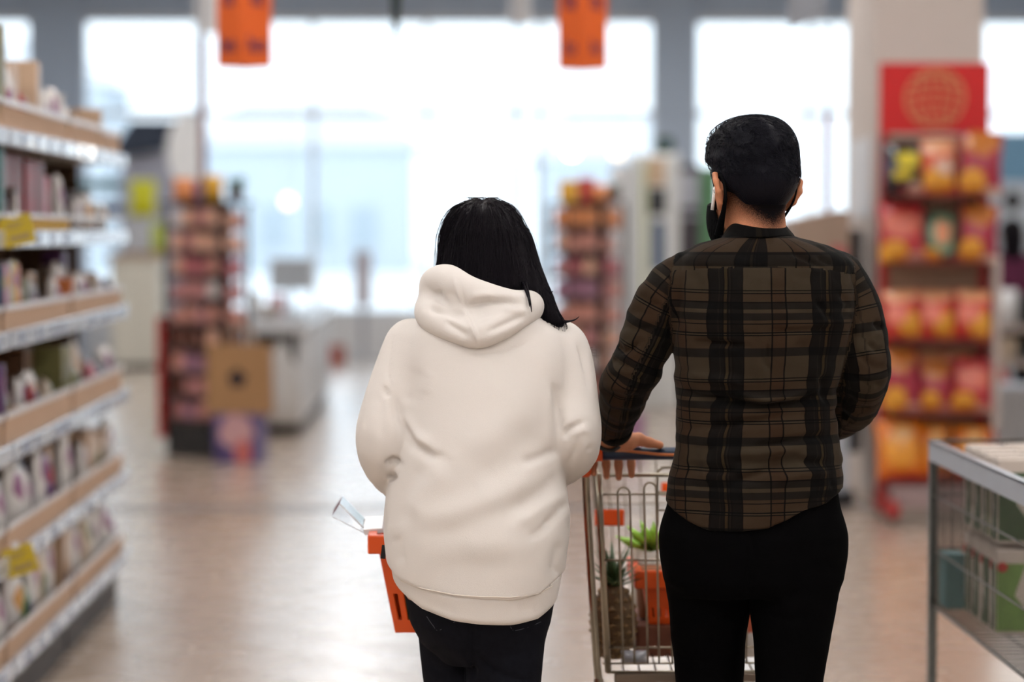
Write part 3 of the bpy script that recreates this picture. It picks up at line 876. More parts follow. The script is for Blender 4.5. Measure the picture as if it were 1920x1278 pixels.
# --- vending cabinet and dark shelf cabinet left of the man's head
vx = W(1222, 500, 21.0)[0]
vm = empty('vending_cabinet', (vx, 21.0, 0), 0, 'pale vending cabinet with dark windows left of the man\'s head', 'vending machine')
MB().box((-.20, -.25, 0), (.22, .25, 2.20), .02).build('case', pm('pale_case', (.74, .76, .76), rough=.4), vm); MB().box((-.095, -.262, .2), (-.075, -.248, 2.12)).build('lime_edge', pm('lime_strip', (.50, .55, .12), rough=.5), vm)
MB().box((-.06, -.262, 1.93), (.09, -.248, 2.16), .004).build('beige_panel', pm('peach_panel', (.62, .45, .30), rough=.5), vm); MB().box((-.05, -.262, 1.68), (.10, -.248, 1.9)).build('window', pm('dark_pane', (.04, .045, .05), rough=.2), vm); MB().box((-.02, -.262, 1.2), (.09, -.248, 1.62)).build('window', pm('blue_pane', (.08, .13, .22), rough=.25), vm)
MB().box((.03, -.1, 2.20), (.18, .1, 2.35), .01).build('top_cap', pm('bottle_green', (.01, .05, .045), rough=.4), vm)
MB().box((-.36, -.2, 0), (-.21, .2, 2.1), .01).build('side_door', M_whiteplas, vm)
dx_ = W(1300, 500, 21.6)[0]
dc = empty('shelf_cabinet', (dx_, 21.6, 0), 0, 'dark cabinet with green side beside the man\'s head', 'cabinet')
MB().box((-.16, -.2, 0), (.04, .2, 2.12), .01).build('case', pm('dark_brown_case', (.05, .04, .05), rough=.5), dc); MB().box((.04, -.21, .0), (.20, .2, 2.10), .008).build('green_side', pm('leaf_green_panel', (.10, .24, .12), rough=.5), dc); MB().box((-.14, -.215, 1.75), (.02, -.2, 2.05)).build('label_plate', M_greyplas, dc)
for z in (.7, 1.2, 1.65): MB().box((-.15, -.213, z), (.03, -.2, z + .03)).build('shelf_edge', M_greyplas, dc)

# --- beige self-service terminal beside the column
tx = (W(1480, 600, 13.45)[0] + W(1618, 600, 13.45)[0]) / 2
sf = empty('service_terminal', (tx, 13.5, 0), 0, 'beige service terminal with dark side, right of the man by the column', 'terminal')
m = MB(); m.prism([(-.19, 1.0), (.13, 1.0), (.13, 1.64), (.09, 1.66), (-.19, 1.60)], -.05, .45); m.build('hood', pm('taupe_casing', (.40, .30, .235), rough=.5), sf)
MB().box((.13, -.03, .3), (.205, .45, 1.55), .01).build('dark_side', pm('charcoal', (.015, .015, .018), rough=.5), sf)
MB().box((-.19, -.04, .08), (.05, .43, 1.0), .01).build('body', pm('grey_brown_casing', (.34, .28, .25), rough=.5), sf)
MB().box((.05, -.05, .08), (.13, .40, 1.0), .008).build('door', pm('blue_white_casing', (.55, .60, .68), rough=.4), sf)
MB().box((.00, -.052, .62), (.05, -.04, .86), .004).build('red_panel', pm('signal_red', (.62, .008, .02), rough=.4), sf); MB().box((.02, -.056, 1.34), (.11, -.05, 1.46)).build('pink_label', pm('pink_label', (.50, .14, .14), rough=.5), sf)
MB().box((-.15, -.02, 0), (.17, .4, .08)).build('plinth', M_darkmetal, sf)
ns = MB().box((2.362, 13.72, 1.62), (2.378, 14.40, 2.07), .003)
thing_mesh('notice_sheet', ns, pm('white_sheet', (.78, .79, .82), rough=.5), (2.378, 14.06, 1.62), 'white notice sheet fixed to the left face of the column', 'notice')

# --- right edge: service counter and goods behind the column
cxr = W(1900, 600, 16.4)[0]
sc_ = empty('service_counter', (cxr, 16.4, 0), 0, 'open pale shelf counter behind the column at the right edge', 'counter')
for z in (.62, .86): MB().box((-.35, -.2, z), (.7, .25, z + .045), .006).build('shelf', pm('taupe_board', (.42, .35, .32), rough=.5), sc_)
for x in (-.33, .64): MB().box((x, -.18, 0), (x + .04, .22, .9)).build('side_leg', M_greyplas, sc_)
def ritem(nm, px, Y, z, m, mat, lab, cat):
    c = W(px, 500, Y); q = m.build(nm, mat); q.location = (c[0], Y, z); setp(q, lab, cat)
ritem('paper_roll', 1884, 16.3, .905, MB().lathe([(.02, 0), (.085, 0), (.085, .24), (.02, .24)], (0, 0, 0), 20), M_whiteplas, 'white paper roll standing on the counter at the right edge', 'paper roll')
ritem('card_reader', 1916, 16.35, .905, MB().box((-.07, -.08, 0), (.07, .08, .20), .02).box((-.05, -.085, .08), (.05, -.078, .18)), M_darkmetal, 'black card reader on the counter at the right edge', 'card reader')
ritem('storage_box', 1888, 16.35, .667, MB().box((-.06, -.08, 0), (.06, .08, .15), .005), pm('sand_card', (.62, .50, .38), rough=.7), 'sand coloured box on the lower board of the right counter', 'box')
ritem('tray', 1912, 16.35, .667, MB().box((-.05, -.08, 0), (.05, .08, .02), .004).box((-.05, -.08, .02), (-.04, .08, .08)).box((.04, -.08, .02), (.05, .08, .08)), M_darkmetal, 'dark tray on the lower board of the right counter', 'tray')
ritem('canister', 1878, 16.9, 0, MB().lathe([(.06, 0), (.065, .02), (.065, .5), (.03, .56), (.03, .62)], (0, 0, 0), 16), pm('vermilion', (.65, .06, .02), rough=.4), 'orange red canister on the floor behind the right counter', 'canister')
ritem('waste_bin', 1902, 15.9, 0, MB().lathe([(.10, 0), (.14, .5), (.15, .5), (.15, .53), (.13, .53), (.10, .1)], (0, 0, 0), 20), pm('bluish_white', (.62, .68, .78), rough=.35), 'bluish white waste bin on the floor under the right counter', 'bin')
cw_ = W(1898, 400, 23.0)[0]
wc = empty('cabinet', (cw_, 23.0, 0), 0, 'white cabinet with a black knob under the blue panel, far right', 'cabinet')
MB().box((-.3, -.3, 0), (.8, .3, 2.0), .02).build('case', pm('cool_white_case', (.55, .62, .70), rough=.4), wc); MB().box((-.3, -.32, 1.42), (.8, -.3, 1.48)).build('ledge', M_greyplas, wc); MB().lathe([(.09, -.02), (.09, .0)], (-.07, -.3, 1.82), 18, 'Y').build('knob', M_darkmetal, wc)
MB().box((-.3, -.28, 2.0), (.8, .2, 2.46), .01).build('blue_panel', pm('sky_blue_panel', (.16, .34, .52), rough=.5), wc)
# ================================================================ gondola shelving on the left
SX = -1.37; SD = .46; BAYS = [(6.15, 7.48), (7.50, 8.83), (8.85, 10.18)]
SZ = [.20, .535, .875, 1.225, 1.535, 1.85]
M_shelf = pm('pale_shelf_steel', (.55, .50, .44), rough=.4, noise=.03)
M_rail = pm('glossy_price_rail', (.50, .54, .62), rough=.22, noise=.04, coat=.6)
M_tag = pm('price_tag_paper', (.22, .25, .36), rough=.3, noise=.15, nscale=60)
M_back = pm('brown_back_panel', (.14, .085, .05), rough=.7)
M_guard = pm('frosted_edge', (.75, .72, .72), rough=.3, noise=.05)
M_tray = pm('tray_cardboard', (.60, .40, .27), rough=.75, noise=.06, nscale=16)
BN = ['near', 'middle', 'far']; SN = ['lowest', 'second', 'third', 'fourth', 'fifth', 'top']
for k, (ya, yb) in enumerate(BAYS):
    L = yb - ya
    u = empty('shelving_unit', (SX, ya, 0), 0, ['pale steel shelving unit, nearest of the three, cut by the left edge', 'pale steel shelving unit, middle one of three on the left', 'pale steel shelving unit, farthest of the three, at the aisle end'][k], 'shelving', 'grocery shelving units')
    MB().box((-SD - .03, 0, .0), (-SD - .008, L, 2.05)).build('back_panel', M_back, u)
    if k == 2: MB().box((-SD + .0, L - .018, .15), (-.20, L - .004, 1.83)).build('end_panel', M_back, u)
    for y in (0.0, L - .03): MB().box((-SD - .05, y, 0), (-SD + .0, y + .03, 2.12)).build('upright', M_shelf, u)
    MB().box((-SD, .01, 0), (-.05, L - .01, .15)).build('plinth', pm('dark_plinth', (.05, .045, .045), rough=.6), u)
    for j, z in enumerate(SZ):
        s = MB().box((-SD, .004, z - .03), (-.012, L - .004, z)).build('shelf', M_shelf, u)
        MB().box((-.012, .012, z - .042), (.008, L - .012, z + .012), .004).build('price_rail', M_rail, s)
        MB().box((-.020, .02, z + [.073, .078, .088, .073, .053, .088][j]), (-.014, L - .02, z + [.090, .095, .108, .09, .066, .106][j])).build('clear_edge', M_guard, s)
        R = random.Random(k * 10 + j)
        for i in range(4):
            y = .10 + i * (L - .2) / 4 + R.uniform(0, .12)
            MB().box((.008, y, z - .034), (.0095, y + R.choice((.08, .14)), z + .004)).build('price_tag', M_tag, s)
# cardboard trays that hold the goods
for k, (ya, yb) in enumerate(BAYS):
    for j, z in enumerate(SZ):
        if j == 4 and k != 1: continue
        h = [.07, .075, .085, .07, .05, .085][j]; L = yb - ya
        t = MB(); t.box((-.43, .02, 0), (-.022, L - .02, .004)); t.box((-.028, .02, .004), (-.022, L - .02, h)); t.box((-.43, .02, .004), (-.425, L - .02, .04)); t.box((-.425, .02, .004), (-.028, .025, h * .7)); t.box((-.425, L - .025, .004), (-.028, L - .02, h * .7))
        o = t.build('cardboard_tray', M_tray if j != 4 else pm('amber_tray', (.62, .36, .04), rough=.7)); o.location = (SX, ya, z)
        setp(o, '%s shallow tray along the %s shelf of the %s shelving unit' % ('tan cardboard' if j != 4 else 'amber', SN[j], BN[k]), 'tray', 'shelf trays')
# the goods
GOODC = {'white': (.80, .78, .77), 'cream': (.74, .62, .50), 'tan': (.58, .40, .27), 'crimson': (.36, .03, .04), 'dark red': (.22, .025, .025), 'orange': (.70, .20, .05), 'purple': (.16, .06, .20), 'pink': (.66, .22, .28), 'teal': (.03, .16, .15), 'navy': (.03, .05, .13), 'yellow': (.72, .52, .04), 'grey': (.42, .42, .46), 'brown': (.20, .10, .05), 'green': (.10, .22, .06), 'olive': (.20, .19, .07)}
good_me = {}
def good_mesh(cn, kind, v):
    key = (cn, kind, v)
    if key in good_me: return good_me[key]
    R = random.Random(str(key)); base = GOODC[cn]
    acc = R.choice([(.45, .03, .03), (.10, .16, .05), (.05, .06, .16), (.62, .30, .05), (.30, .10, .25)])
    if kind == 'bag':
        m = pillow(1, .8, 1, 7, 9, R.randint(0, 999), .03); mat = spots_mat('bagprint_%s_%d' % (cn, v), base, [(.5, .55 + R.uniform(-.1, .15), .26, .16, acc), (R.uniform(.3, .7), .2, .25, .10, tuple(.5 * a + .2 for a in acc))], rough=.3)
    elif kind == 'carton':
        m = MB().box((-.5, -.5, 0), (.5, .5, 1), .02); mat = spots_mat('boxprint_%s_%d' % (cn, v), base, [(.5, .6, .30, .14, tuple(min(1, b * .6 + (.3 if max(base) > .4 else .04)) for b in base)), (.5, .22, .34, .07, acc)], rough=.45, coat=.1)
    elif kind == 'bottle':
        m = MB().lathe([(.40, 0), (.46, .03), (.46, .62), (.36, .74), (.17, .82), (.17, .90), (.22, .90), (.22, 1.0), (.1, 1.0)], (0, 0, 0), 16); mat = spots_mat('bottleprint_%s_%d' % (cn, v), base, [(.5, .35, .5, .18, acc)], rough=.25)
    else:  # book-like thin carton
        m = MB().box((-.5, -.5, 0), (.5, .5, 1), .01).box((-.42, -.515, .06), (.42, -.5, .94)); mat = spots_mat('slimprint_%s_%d' % (cn, v), base, [(.5, .7, .4, .12, acc)], rough=.4)
    me = m.mesh('good'); me.materials.append(mat); good_me[key] = me; return me
KNAME = {'bag': 'food_bag', 'carton': 'food_carton', 'bottle': 'bottle', 'slim': 'slim_carton'}
KWORD = {'bag': 'bag', 'carton': 'carton', 'bottle': 'bottle', 'slim': 'slim upright carton'}
def place(k, j, items):
    """items from the near end to the far end: (colour, kind, width along the shelf, depth, height, set-back, turn)"""
    ya, yb = BAYS[k]; n = len(items)
    wsum = sum(i[2] for i in items); gap = max(.004, (yb - ya - .08 - wsum) / max(1, n))
    y = ya + .05 if k else yb - .05 - wsum - gap * (n - 1)
    for i, (cn, kind, w, d, h, back, turn) in enumerate(items):
        o = link(KNAME[kind], good_mesh(cn, kind, (i + j) % 3))
        o.scale = (w, d, h); o.rotation_euler = (0, 0, math.pi / 2 + turn)
        has_tray = not (j == 4 and k != 1)
        o.location = (SX - .035 - d / 2 - back, y + w / 2, SZ[j] + (.0045 if has_tray else .0005))
        setp(o, '%s %s, %s from the near end, %s shelf of the %s unit' % (cn, KWORD[kind], ORD[i], SN[j], BN[k]), {'bag': 'bag', 'carton': 'carton', 'bottle': 'bottle', 'slim': 'carton'}[kind], 'goods on the left shelving')
        y += w + gap
B, Cn, Bt, Sl = 'bag', 'carton', 'bottle', 'slim'
# top shelf
place(1, 5, [('olive', Cn, .11, .12, .33, 0, 0), ('white', Bt, .075, .075, .27, 0, 0), ('white', Bt, .075, .075, .27, 0, 0), ('cream', Bt, .08, .08, .29, .02, 0), ('tan', Cn, .13, .10, .24, .03, 0), ('crimson', B, .13, .09, .16, .0, .2), ('grey', B, .11, .08, .20, .05, -.1), ('tan', Cn, .16, .12, .27, .02, .1), ('white', B, .10, .07, .18, 0, .15), ('purple', B, .10, .07, .16, .05, 0), ('white', B, .11, .08, .20, 0, -.2)])
place(2, 5, [('white', Bt, .08, .08, .19, 0, 0), ('grey', B, .10, .08, .14, .1, 0), ('white', B, .09, .06, .11, .02, .2), ('tan', Cn, .22, .10, .17, .01, .35), ('cream', B, .12, .08, .09, .08, 0)])
place(0, 5, [('navy', Cn, .16, .12, .22, .05, 0), ('white', Bt, .08, .08, .29, .0, 0), ('white', Bt, .08, .08, .29, .0, 0), ('olive', Cn, .16, .14, .46, .02, .1)])
# fifth shelf
place(1, 4, [('teal', Cn, .07, .10, .27, 0, 0), ('brown', B, .14, .10, .14, .0, .3), ('white', B, .10, .05, .15, .0, .5), ('dark red', Cn, .16, .10, .26, .06, 0), ('dark red', Cn, .16, .10, .26, .06, 0), ('crimson', Cn, .16, .10, .25, .05, 0), ('dark red', Cn, .16, .10, .25, .05, 0), ('pink', Cn, .09, .10, .2, .05, 0)])
place(2, 4, [('white', B, .11, .07, .22, .02, 0), ('purple', B, .09, .06, .15, .05, .1), ('white', B, .12, .08, .14, .0, .2), ('pink', B, .10, .07, .12, .02, 0), ('white', B, .12, .08, .15, .0, -.2), ('cream', Cn, .09, .07, .12, .02, 0), ('grey', Cn, .11, .08, .17, .06, 0), ('white', B, .11, .07, .12, .0, 0), ('olive', Cn, .10, .08, .12, .04, 0)])
place(0, 4, [('teal', Cn, .14, .10, .25, .0, 0), ('teal', Cn, .14, .10, .25, .0, 0), ('navy', Cn, .12, .10, .28, .04, 0)])
# fourth shelf
place(1, 3, [('navy', Sl, .045, .16, .21, 0, 0), ('pink', Sl, .045, .16, .21, 0, 0), ('grey', Sl, .05, .16, .22, 0, 0), ('yellow', Sl, .05, .16, .22, 0, 0), ('orange', Sl, .045, .16, .21, 0, 0), ('white', B, .15, .09, .17, 0, .2), ('brown', Cn, .14, .10, .19, .10, 0), ('olive', Cn, .12, .08, .15, .05, 0), ('grey', B, .12, .08, .15, .03, 0), ('tan', Cn, .14, .10, .17, .08, 0), ('white', B, .12, .08, .15, .0, .1)])
place(2, 3, [('orange', Cn, .12, .09, .14, 0, .1), ('white', B, .12, .08, .20, .05, 0), ('cream', Cn, .10, .08, .18, .08, 0), ('white', B, .13, .09, .15, 0, -.15), ('purple', Cn, .12, .08, .24, .12, 0), ('tan', Sl, .06, .12, .15, .03, .3), ('white', B, .12, .08, .15, .0, .2), ('grey', B, .12, .08, .10, .0, 0), ('navy', B, .10, .07, .12, .0, 0)])
place(0, 3, [('grey', Sl, .05, .15, .22, 0, 0), ('navy', Sl, .05, .15, .21, 0, 0), ('pink', Sl, .05, .15, .22, 0, 0), ('purple', Sl, .05, .15, .21, 0, 0)])
# third shelf
place(1, 2, [('purple', Sl, .05, .14, .25, 0, 0), ('crimson', B, .16, .10, .21, .0, .1), ('tan', Cn, .10, .08, .10, .0, 0), ('crimson', B, .14, .10, .16, .05, -.2), ('white', B, .13, .09, .18, .02, .2), ('crimson', B, .13, .09, .15, .0, .1), ('white', B, .12, .09, .18, .03, -.1), ('cream', B, .12, .09, .15, .0, .3), ('brown', Cn, .16, .12, .25, .12, 0)])
place(2, 2, [('olive', Cn, .20, .12, .24, .03, 0), ('olive', B, .10, .08, .15, 0, 0), ('cream', Cn, .12, .09, .23, .05, 0), ('white', B, .12, .09, .25, .04, .1), ('pink', B, .10, .08, .15, .0, 0), ('white', B, .12, .09, .12, .0, 0), ('navy', B, .12, .09, .13, .0, .2), ('white', B, .14, .10, .19, .0, -.2)])
place(0, 2, [('purple', Sl, .05, .14, .26, 0, 0), ('navy', Sl, .05, .14, .26, 0, 0), ('purple', Cn, .14, .1, .24, .03, 0)])
# second shelf
place(1, 1, [('white', B, .15, .10, .24, 0, .1), ('cream', B, .14, .10, .20, .05, 0), ('white', B, .15, .10, .25, .0, -.15), ('white', B, .14, .10, .22, .0, .2), ('navy', B, .12, .09, .24, .04, 0), ('white', B, .14, .10, .26, .0, .1), ('purple', B, .12, .09, .22, .0, 0), ('tan', Cn, .14, .10, .23, .05, 0)])
place(2, 1, [('white', B, .14, .10, .27, .0, .1), ('tan', Cn, .16, .10, .24, .06, 0), ('white', B, .12, .09, .20, .0, .3), ('tan', Cn, .16, .12, .22, .02, 0), ('cream', B, .13, .10, .20, .0, 0), ('tan', Cn, .14, .10, .20, .02, .1), ('white', B, .12, .09, .24, .0, .2)])
place(0, 1, [('white', B, .15, .10, .25, 0, .1), ('crimson', B, .14, .10, .22, .03, 0)])
# lowest shelf
place(1, 0, [('white', B, .15, .11, .22, 0, .1), ('crimson', B, .13, .10, .18, .04, 0), ('white', B, .15, .11, .24, .0, -.1), ('green', B, .13, .10, .16, .0, .1), ('white', B, .15, .11, .27, .0, .2), ('cream', B, .14, .10, .25, .0, 0), ('white', B, .14, .10, .27, .0, .1), ('tan', Cn, .15, .10, .27, .05, 0)])
place(2, 0, [('tan', Cn, .16, .10, .26, .03, 0), ('white', B, .13, .10, .26, .0, .1), ('grey', B, .12, .09, .24, .03, 0), ('cream', B, .14, .10, .25, .0, 0), ('white', B, .14, .10, .24, .0, .2), ('cream', B, .13, .10, .22, .02, 0), ('white', B, .14, .10, .24, .0, -.1), ('white', B, .12, .09, .18, .0, 0)])
place(0, 0, [('crimson', B, .14, .10, .22, 0, .1), ('yellow', B, .13, .10, .16, .03, 0), ('white', B, .15, .10, .24, 0, 0)])
# yellow offer cards clipped to the rails
M_ycard = pm('yellow_card', (.58, .42, .012), rough=.35, noise=.06, coat=.3)
M_ink = pm('faded_ink', (.36, .26, .10), rough=.5)
for (px, py, Y, ang, lab) in ((33, 432, 7.40, -.22, 'yellow offer card clipped askew below the fifth shelf'), (38, 1050, 7.42, -.30, 'yellow offer card clipped askew below the second shelf')):
    c = W(px, py, Y)
    o = empty('offer_card', tuple(c), 0, lab, 'price card', 'yellow offer cards')
    o.rotation_euler = (0, ang * -1.0 * -1, .12)
    MB().box((-.048, -.001, -.045), (.048, .001, .045)).build('card', M_ycard, o)
    MB().box((-.010, -.003, .040), (.010, .012, .058)).build('clip', M_whiteplas, o)
    ink = MB().box((-.030, -.0018, .020), (.024, -.001, .026)).box((-.034, -.0018, .008), (.010, -.001, .014)).box((-.03, -.0018, -.030), (.034, -.001, -.012))
    ink.build('print', M_ink, o)
# ================================================================ red snack rack by the column
RY = 12.95; rxa = W(1645, 700, RY)[0]; rxb = W(1850, 700, RY)[0]; RW = rxb - rxa
rack = empty('snack_rack', ((rxa + rxb) / 2, RY, 0), 0, 'tall red snack rack with header panel in front of the column', 'snack rack')
hw = RW / 2
zr = lambda py: W(1750, py, RY)[2]
MB().box((-hw, -.02, zr(250)), (hw, .01, zr(118)), .006).build('header_panel', pm('bright_red_panel', (.62, .008, .010), rough=.4, noise=.03), rack)
for s in (-1, 1):
    MB().box((s * (hw - .025) - .025, -.03, .06), (s * (hw - .025) + .025, .02, zr(250)), .006).build('post', M_red, rack)
    MB().box((s * (hw - .03) - .03, -.38, .04), (s * (hw - .03) + .03, .10, .11), .01).build('foot', M_red, rack)
    for y in (-.33, .06): MB().lathe([(.008, -.014), (.022, -.012), (.024, 0), (.022, .012), (.008, .014)], (s * (hw - .03), y, .0245), 14, 'X').build('caster', M_darkmetal, rack)
MB().box((-hw + .05, .0, .10), (hw - .05, .012, zr(255))).build('back_panel', pm('brown_pegboard', (.34, .20, .13), rough=.6), rack)
MB().box((hw, -.16, zr(800)), (hw + .035, .02, zr(480)), .004).build('side_panel', pm('pale_side', (.55, .47, .44), rough=.5), rack)
MB().box((-hw + .05, -.30, .08), (hw - .05, -.01, zr(893) - .03), .006).build('plinth_box', pm('rose_grey_panel', (.36, .26, .26), rough=.5), rack)
shelf_z = [zr(366), zr(490), zr(634), zr(768), zr(893)]
for z in shelf_z:
    s_ = MB().box((-hw + .05, -.24, z - .012), (hw - .05, -.0, z)).build('shelf', pm('dark_red_shelf', (.22, .03, .03), rough=.5), rack)
    MB().tube([(-hw + .05, -.24, z + .03), (hw - .05, -.24, z + .03)], .004, 6).build('front_wire', M_red, s_)
# hand-drawn globe emblem of thin gold loops on the header
gl = MB(); cz = (zr(250) + zr(118)) / 2; R_ = .155
def loop(fn, r=.0055): gl.tube([fn(t) for t in np.linspace(0, 2 * math.pi, 40, endpoint=False)], r, 5, closed=True)
for k in range(2): loop(lambda t: (R_ * math.cos(t) * (1 + .02 * k), -.024, cz + R_ * .97 * math.sin(t + .03 * k)))
for a in (-.62, -.2, .25, .62): gl.tube([(R_ * a * math.cos(t) + .006 * math.sin(5 * t), -.024, cz + R_ * math.sin(t)) for t in np.linspace(-1.5, 1.5, 22)], .0048, 5)
for a in (-.6, -.25, .1, .42, .7): gl.tube([(R_ * math.sqrt(1 - a * a) * math.sin(t), -.024, cz + R_ * a + .012 * math.cos(2.2 * t)) for t in np.linspace(-1.5, 1.5, 22)], .0048, 5)
gl.build('globe_emblem', pm('old_gold', (.72, .34, .16), rough=.4), rack)
RED, YEL, WHT, ORA, BLK, TEA = srgb(185, 45, 55), srgb(235, 165, 50), srgb(225, 190, 170), srgb(235, 130, 25), srgb(22, 18, 28), srgb(110, 160, 130)
def cm(n, base, sp): return spots_mat('crisps_' + n, base, sp, rough=.3, coat=.5)
bagm = {'red': cm('red', RED, [(.5, .62, .34, .2, srgb(215, 110, 90)), (.32, .2, .26, .18, YEL), (.68, .1, .18, .1, WHT)]),
        'gold': cm('gold', srgb(215, 95, 60), [(.5, .8, .4, .12, srgb(235, 170, 130)), (.5, .3, .34, .2, YEL), (.62, .5, .2, .12, WHT)]),
        'black': cm('black', BLK, [(.6, .62, .26, .12, srgb(225, 205, 40)), (.45, .40, .25, .08, srgb(215, 190, 40)), (.72, .12, .2, .14, WHT), (.15, .5, .12, .2, srgb(70, 75, 100))]),
        'crimson': cm('crimson', srgb(165, 30, 60), [(.5, .78, .34, .18, srgb(200, 120, 50)), (.35, .22, .24, .2, YEL), (.7, .08, .2, .1, WHT)]),
        'teal': cm('teal', srgb(60, 70, 55), [(.62, .55, .34, .38, TEA), (.6, .58, .2, .22, srgb(225, 150, 110)), (.3, .15, .28, .16, YEL)]),
        'orange': cm('orange', ORA, [(.5, .5, .3, .25, srgb(245, 165, 50)), (.55, .75, .2, .12, srgb(245, 190, 120)), (.5, .08, .4, .1, srgb(215, 70, 30))]),
        'redyellow': cm('redyellow', srgb(200, 50, 40), [(.5, .85, .42, .14, srgb(235, 165, 120)), (.65, .32, .26, .24, YEL), (.35, .5, .26, .16, srgb(235, 130, 110))])}
cwords = {'red': 'red crisp bag with yellow base', 'gold': 'copper and gold crisp bag', 'black': 'black crisp bag with yellow print', 'crimson': 'large crimson crisp bag', 'teal': 'teal and peach crisp bag', 'orange': 'orange crisp bag', 'redyellow': 'red and peach crisp bag'}
rows = [[('black', 75, 100, 0), ('gold', 72, 104, .02), ('crimson', 82, 118, -.03)], [('red', 92, 110, 0), ('teal', 66, 92, .02), ('crimson', 74, 108, 0)], [('redyellow', 74, 92, 0), ('redyellow', 70, 92, .02), ('redyellow', 72, 92, .0)], [('crimson', 78, 118, 0), ('crimson', 66, 96, .02), ('red', 78, 100, 0)], [('orange', 92, 112, 0), ('orange', 56, 104, .03), ('orange', 70, 100, .02)]]
pos = ['left', 'middle', 'right']; rn = ['top', 'second', 'third', 'fourth', 'bottom']
i0 = 0
for r_, row in enumerate(rows):
    for i, (cn, w, h, dy) in enumerate(row):
        w_, h_b = w / 350, h / 350; i0 += 1
        o = pillow(w_, .085, h_b, 10, 12, 40 + i0, .05).build('crisp_bag', bagm[cn])
        o.location = ((rxa + rxb) / 2 + (-.185, .0, .185)[i] + (0.025 if (r_ < 2 and i == 2) else 0), RY - .14 + dy, shelf_z[r_]); o.rotation_euler = (-.10, .05 * (i - 1), .06 * (1 - i))
        setp(o, '%s on the %s row of the red rack, %s place' % (cwords[cn], rn[r_], pos[i]), 'crisp bag', 'bags on the snack rack')
# packets lying behind the fourth row
for i, px in enumerate((1680, 1735, 1790)):
    o = pillow(.17, .07, .22, 8, 8, 70 + i, .05).build('crisp_bag', bagm['gold' if i != 1 else 'redyellow']); c = W(px, 700, RY)
    o.location = (c[0], RY - .055, shelf_z[3]); o.rotation_euler = (-.05, 0, 0); o.scale.z = 1.45
    setp(o, '%s crisp bag behind the %s bag of the fourth rack row' % ('copper' if i != 1 else 'pale red', pos[i]), 'crisp bag', 'bags on the snack rack')

# ================================================================ wire dump bin at the right edge
BY1 = 6.60; bxa = W(1750, 900, BY1)[0]; BY0 = 4.7; bxb = bxa + .95
zt_, zb_ = W(1750, 826, BY1)[2], W(1750, 1132, BY1)[2]
M_galv = pm('galvanised_steel', (.42, .45, .50), rough=.32, metal=.75, noise=.08, nscale=12)
M_wire = pm('dull_wire', (.11, .10, .09), rough=.4, metal=.8, noise=.05)
bn = empty('wire_bin', (bxa, BY0, 0), 0, 'galvanised wire dump bin of cartons at the right edge', 'wire bin')
LB, WB = BY1 - BY0, bxb - bxa
for (x, y) in ((0, 0), (0, LB), (WB, 0), (WB, LB)):
    MB().box((x - .012, y - .012, 0), (x + .012, y + .012, zt_ + .003), .002).build('post', pm('dark_steel_post', (.13, .14, .135), rough=.35, metal=.6), bn)
MB().box((-.016, 0.012, zt_ - .052), (-.010, LB - .012, zt_), .001).box((-.016, .012, zt_ - .004), (.012, LB - .012, zt_)).build('top_rail', M_galv, bn)
MB().box((WB + .010, 0.012, zt_ - .052), (WB + .016, LB - .012, zt_), .001).build('top_rail', M_galv, bn)
for y in (0, LB): MB().tube([(0, y, zt_), (WB, y, zt_)], .0045, 8).build('top_wire', M_wire, bn)
def wires(name, a, b, up, n, horiz):
    m = MB()
    a = np.array(a); b = np.array(b)
    for i in range(n + 1):
        p = a + (b - a) * i / n; m.tube([p, p + np.array((0, 0, up))], .0010, 4, caps=False)
    for h in horiz: m.tube([a + np.array((0, 0, h)), b + np.array((0, 0, h))], .003, 6)
    o = m.build(name, M_wire, bn); return o
hh = zt_ - zb_
for nm, a, b, n in (('wire_panel', (0, .012, zb_), (0, LB - .012, zb_), 112), ('wire_panel', (WB, .012, zb_), (WB, LB - .012, zb_), 60), ('wire_panel', (.012, LB, zb_), (WB - .012, LB, zb_), 45), ('wire_panel', (.012, 0, zb_), (WB - .012, 0, zb_), 45)):
    wires(nm, a, b, hh, n, (0.0, hh * .34, hh * .67))
m = MB()
for i in range(41): m.tube([(0, LB * i / 40, zb_), (WB, LB * i / 40, zb_)], .0018, 4, caps=False)
for i in range(11): m.tube([(WB * i / 10, 0, zb_ - .004), (WB * i / 10, LB, zb_ - .004)], .003, 5, caps=False)
m.build('wire_floor', M_wire, bn)
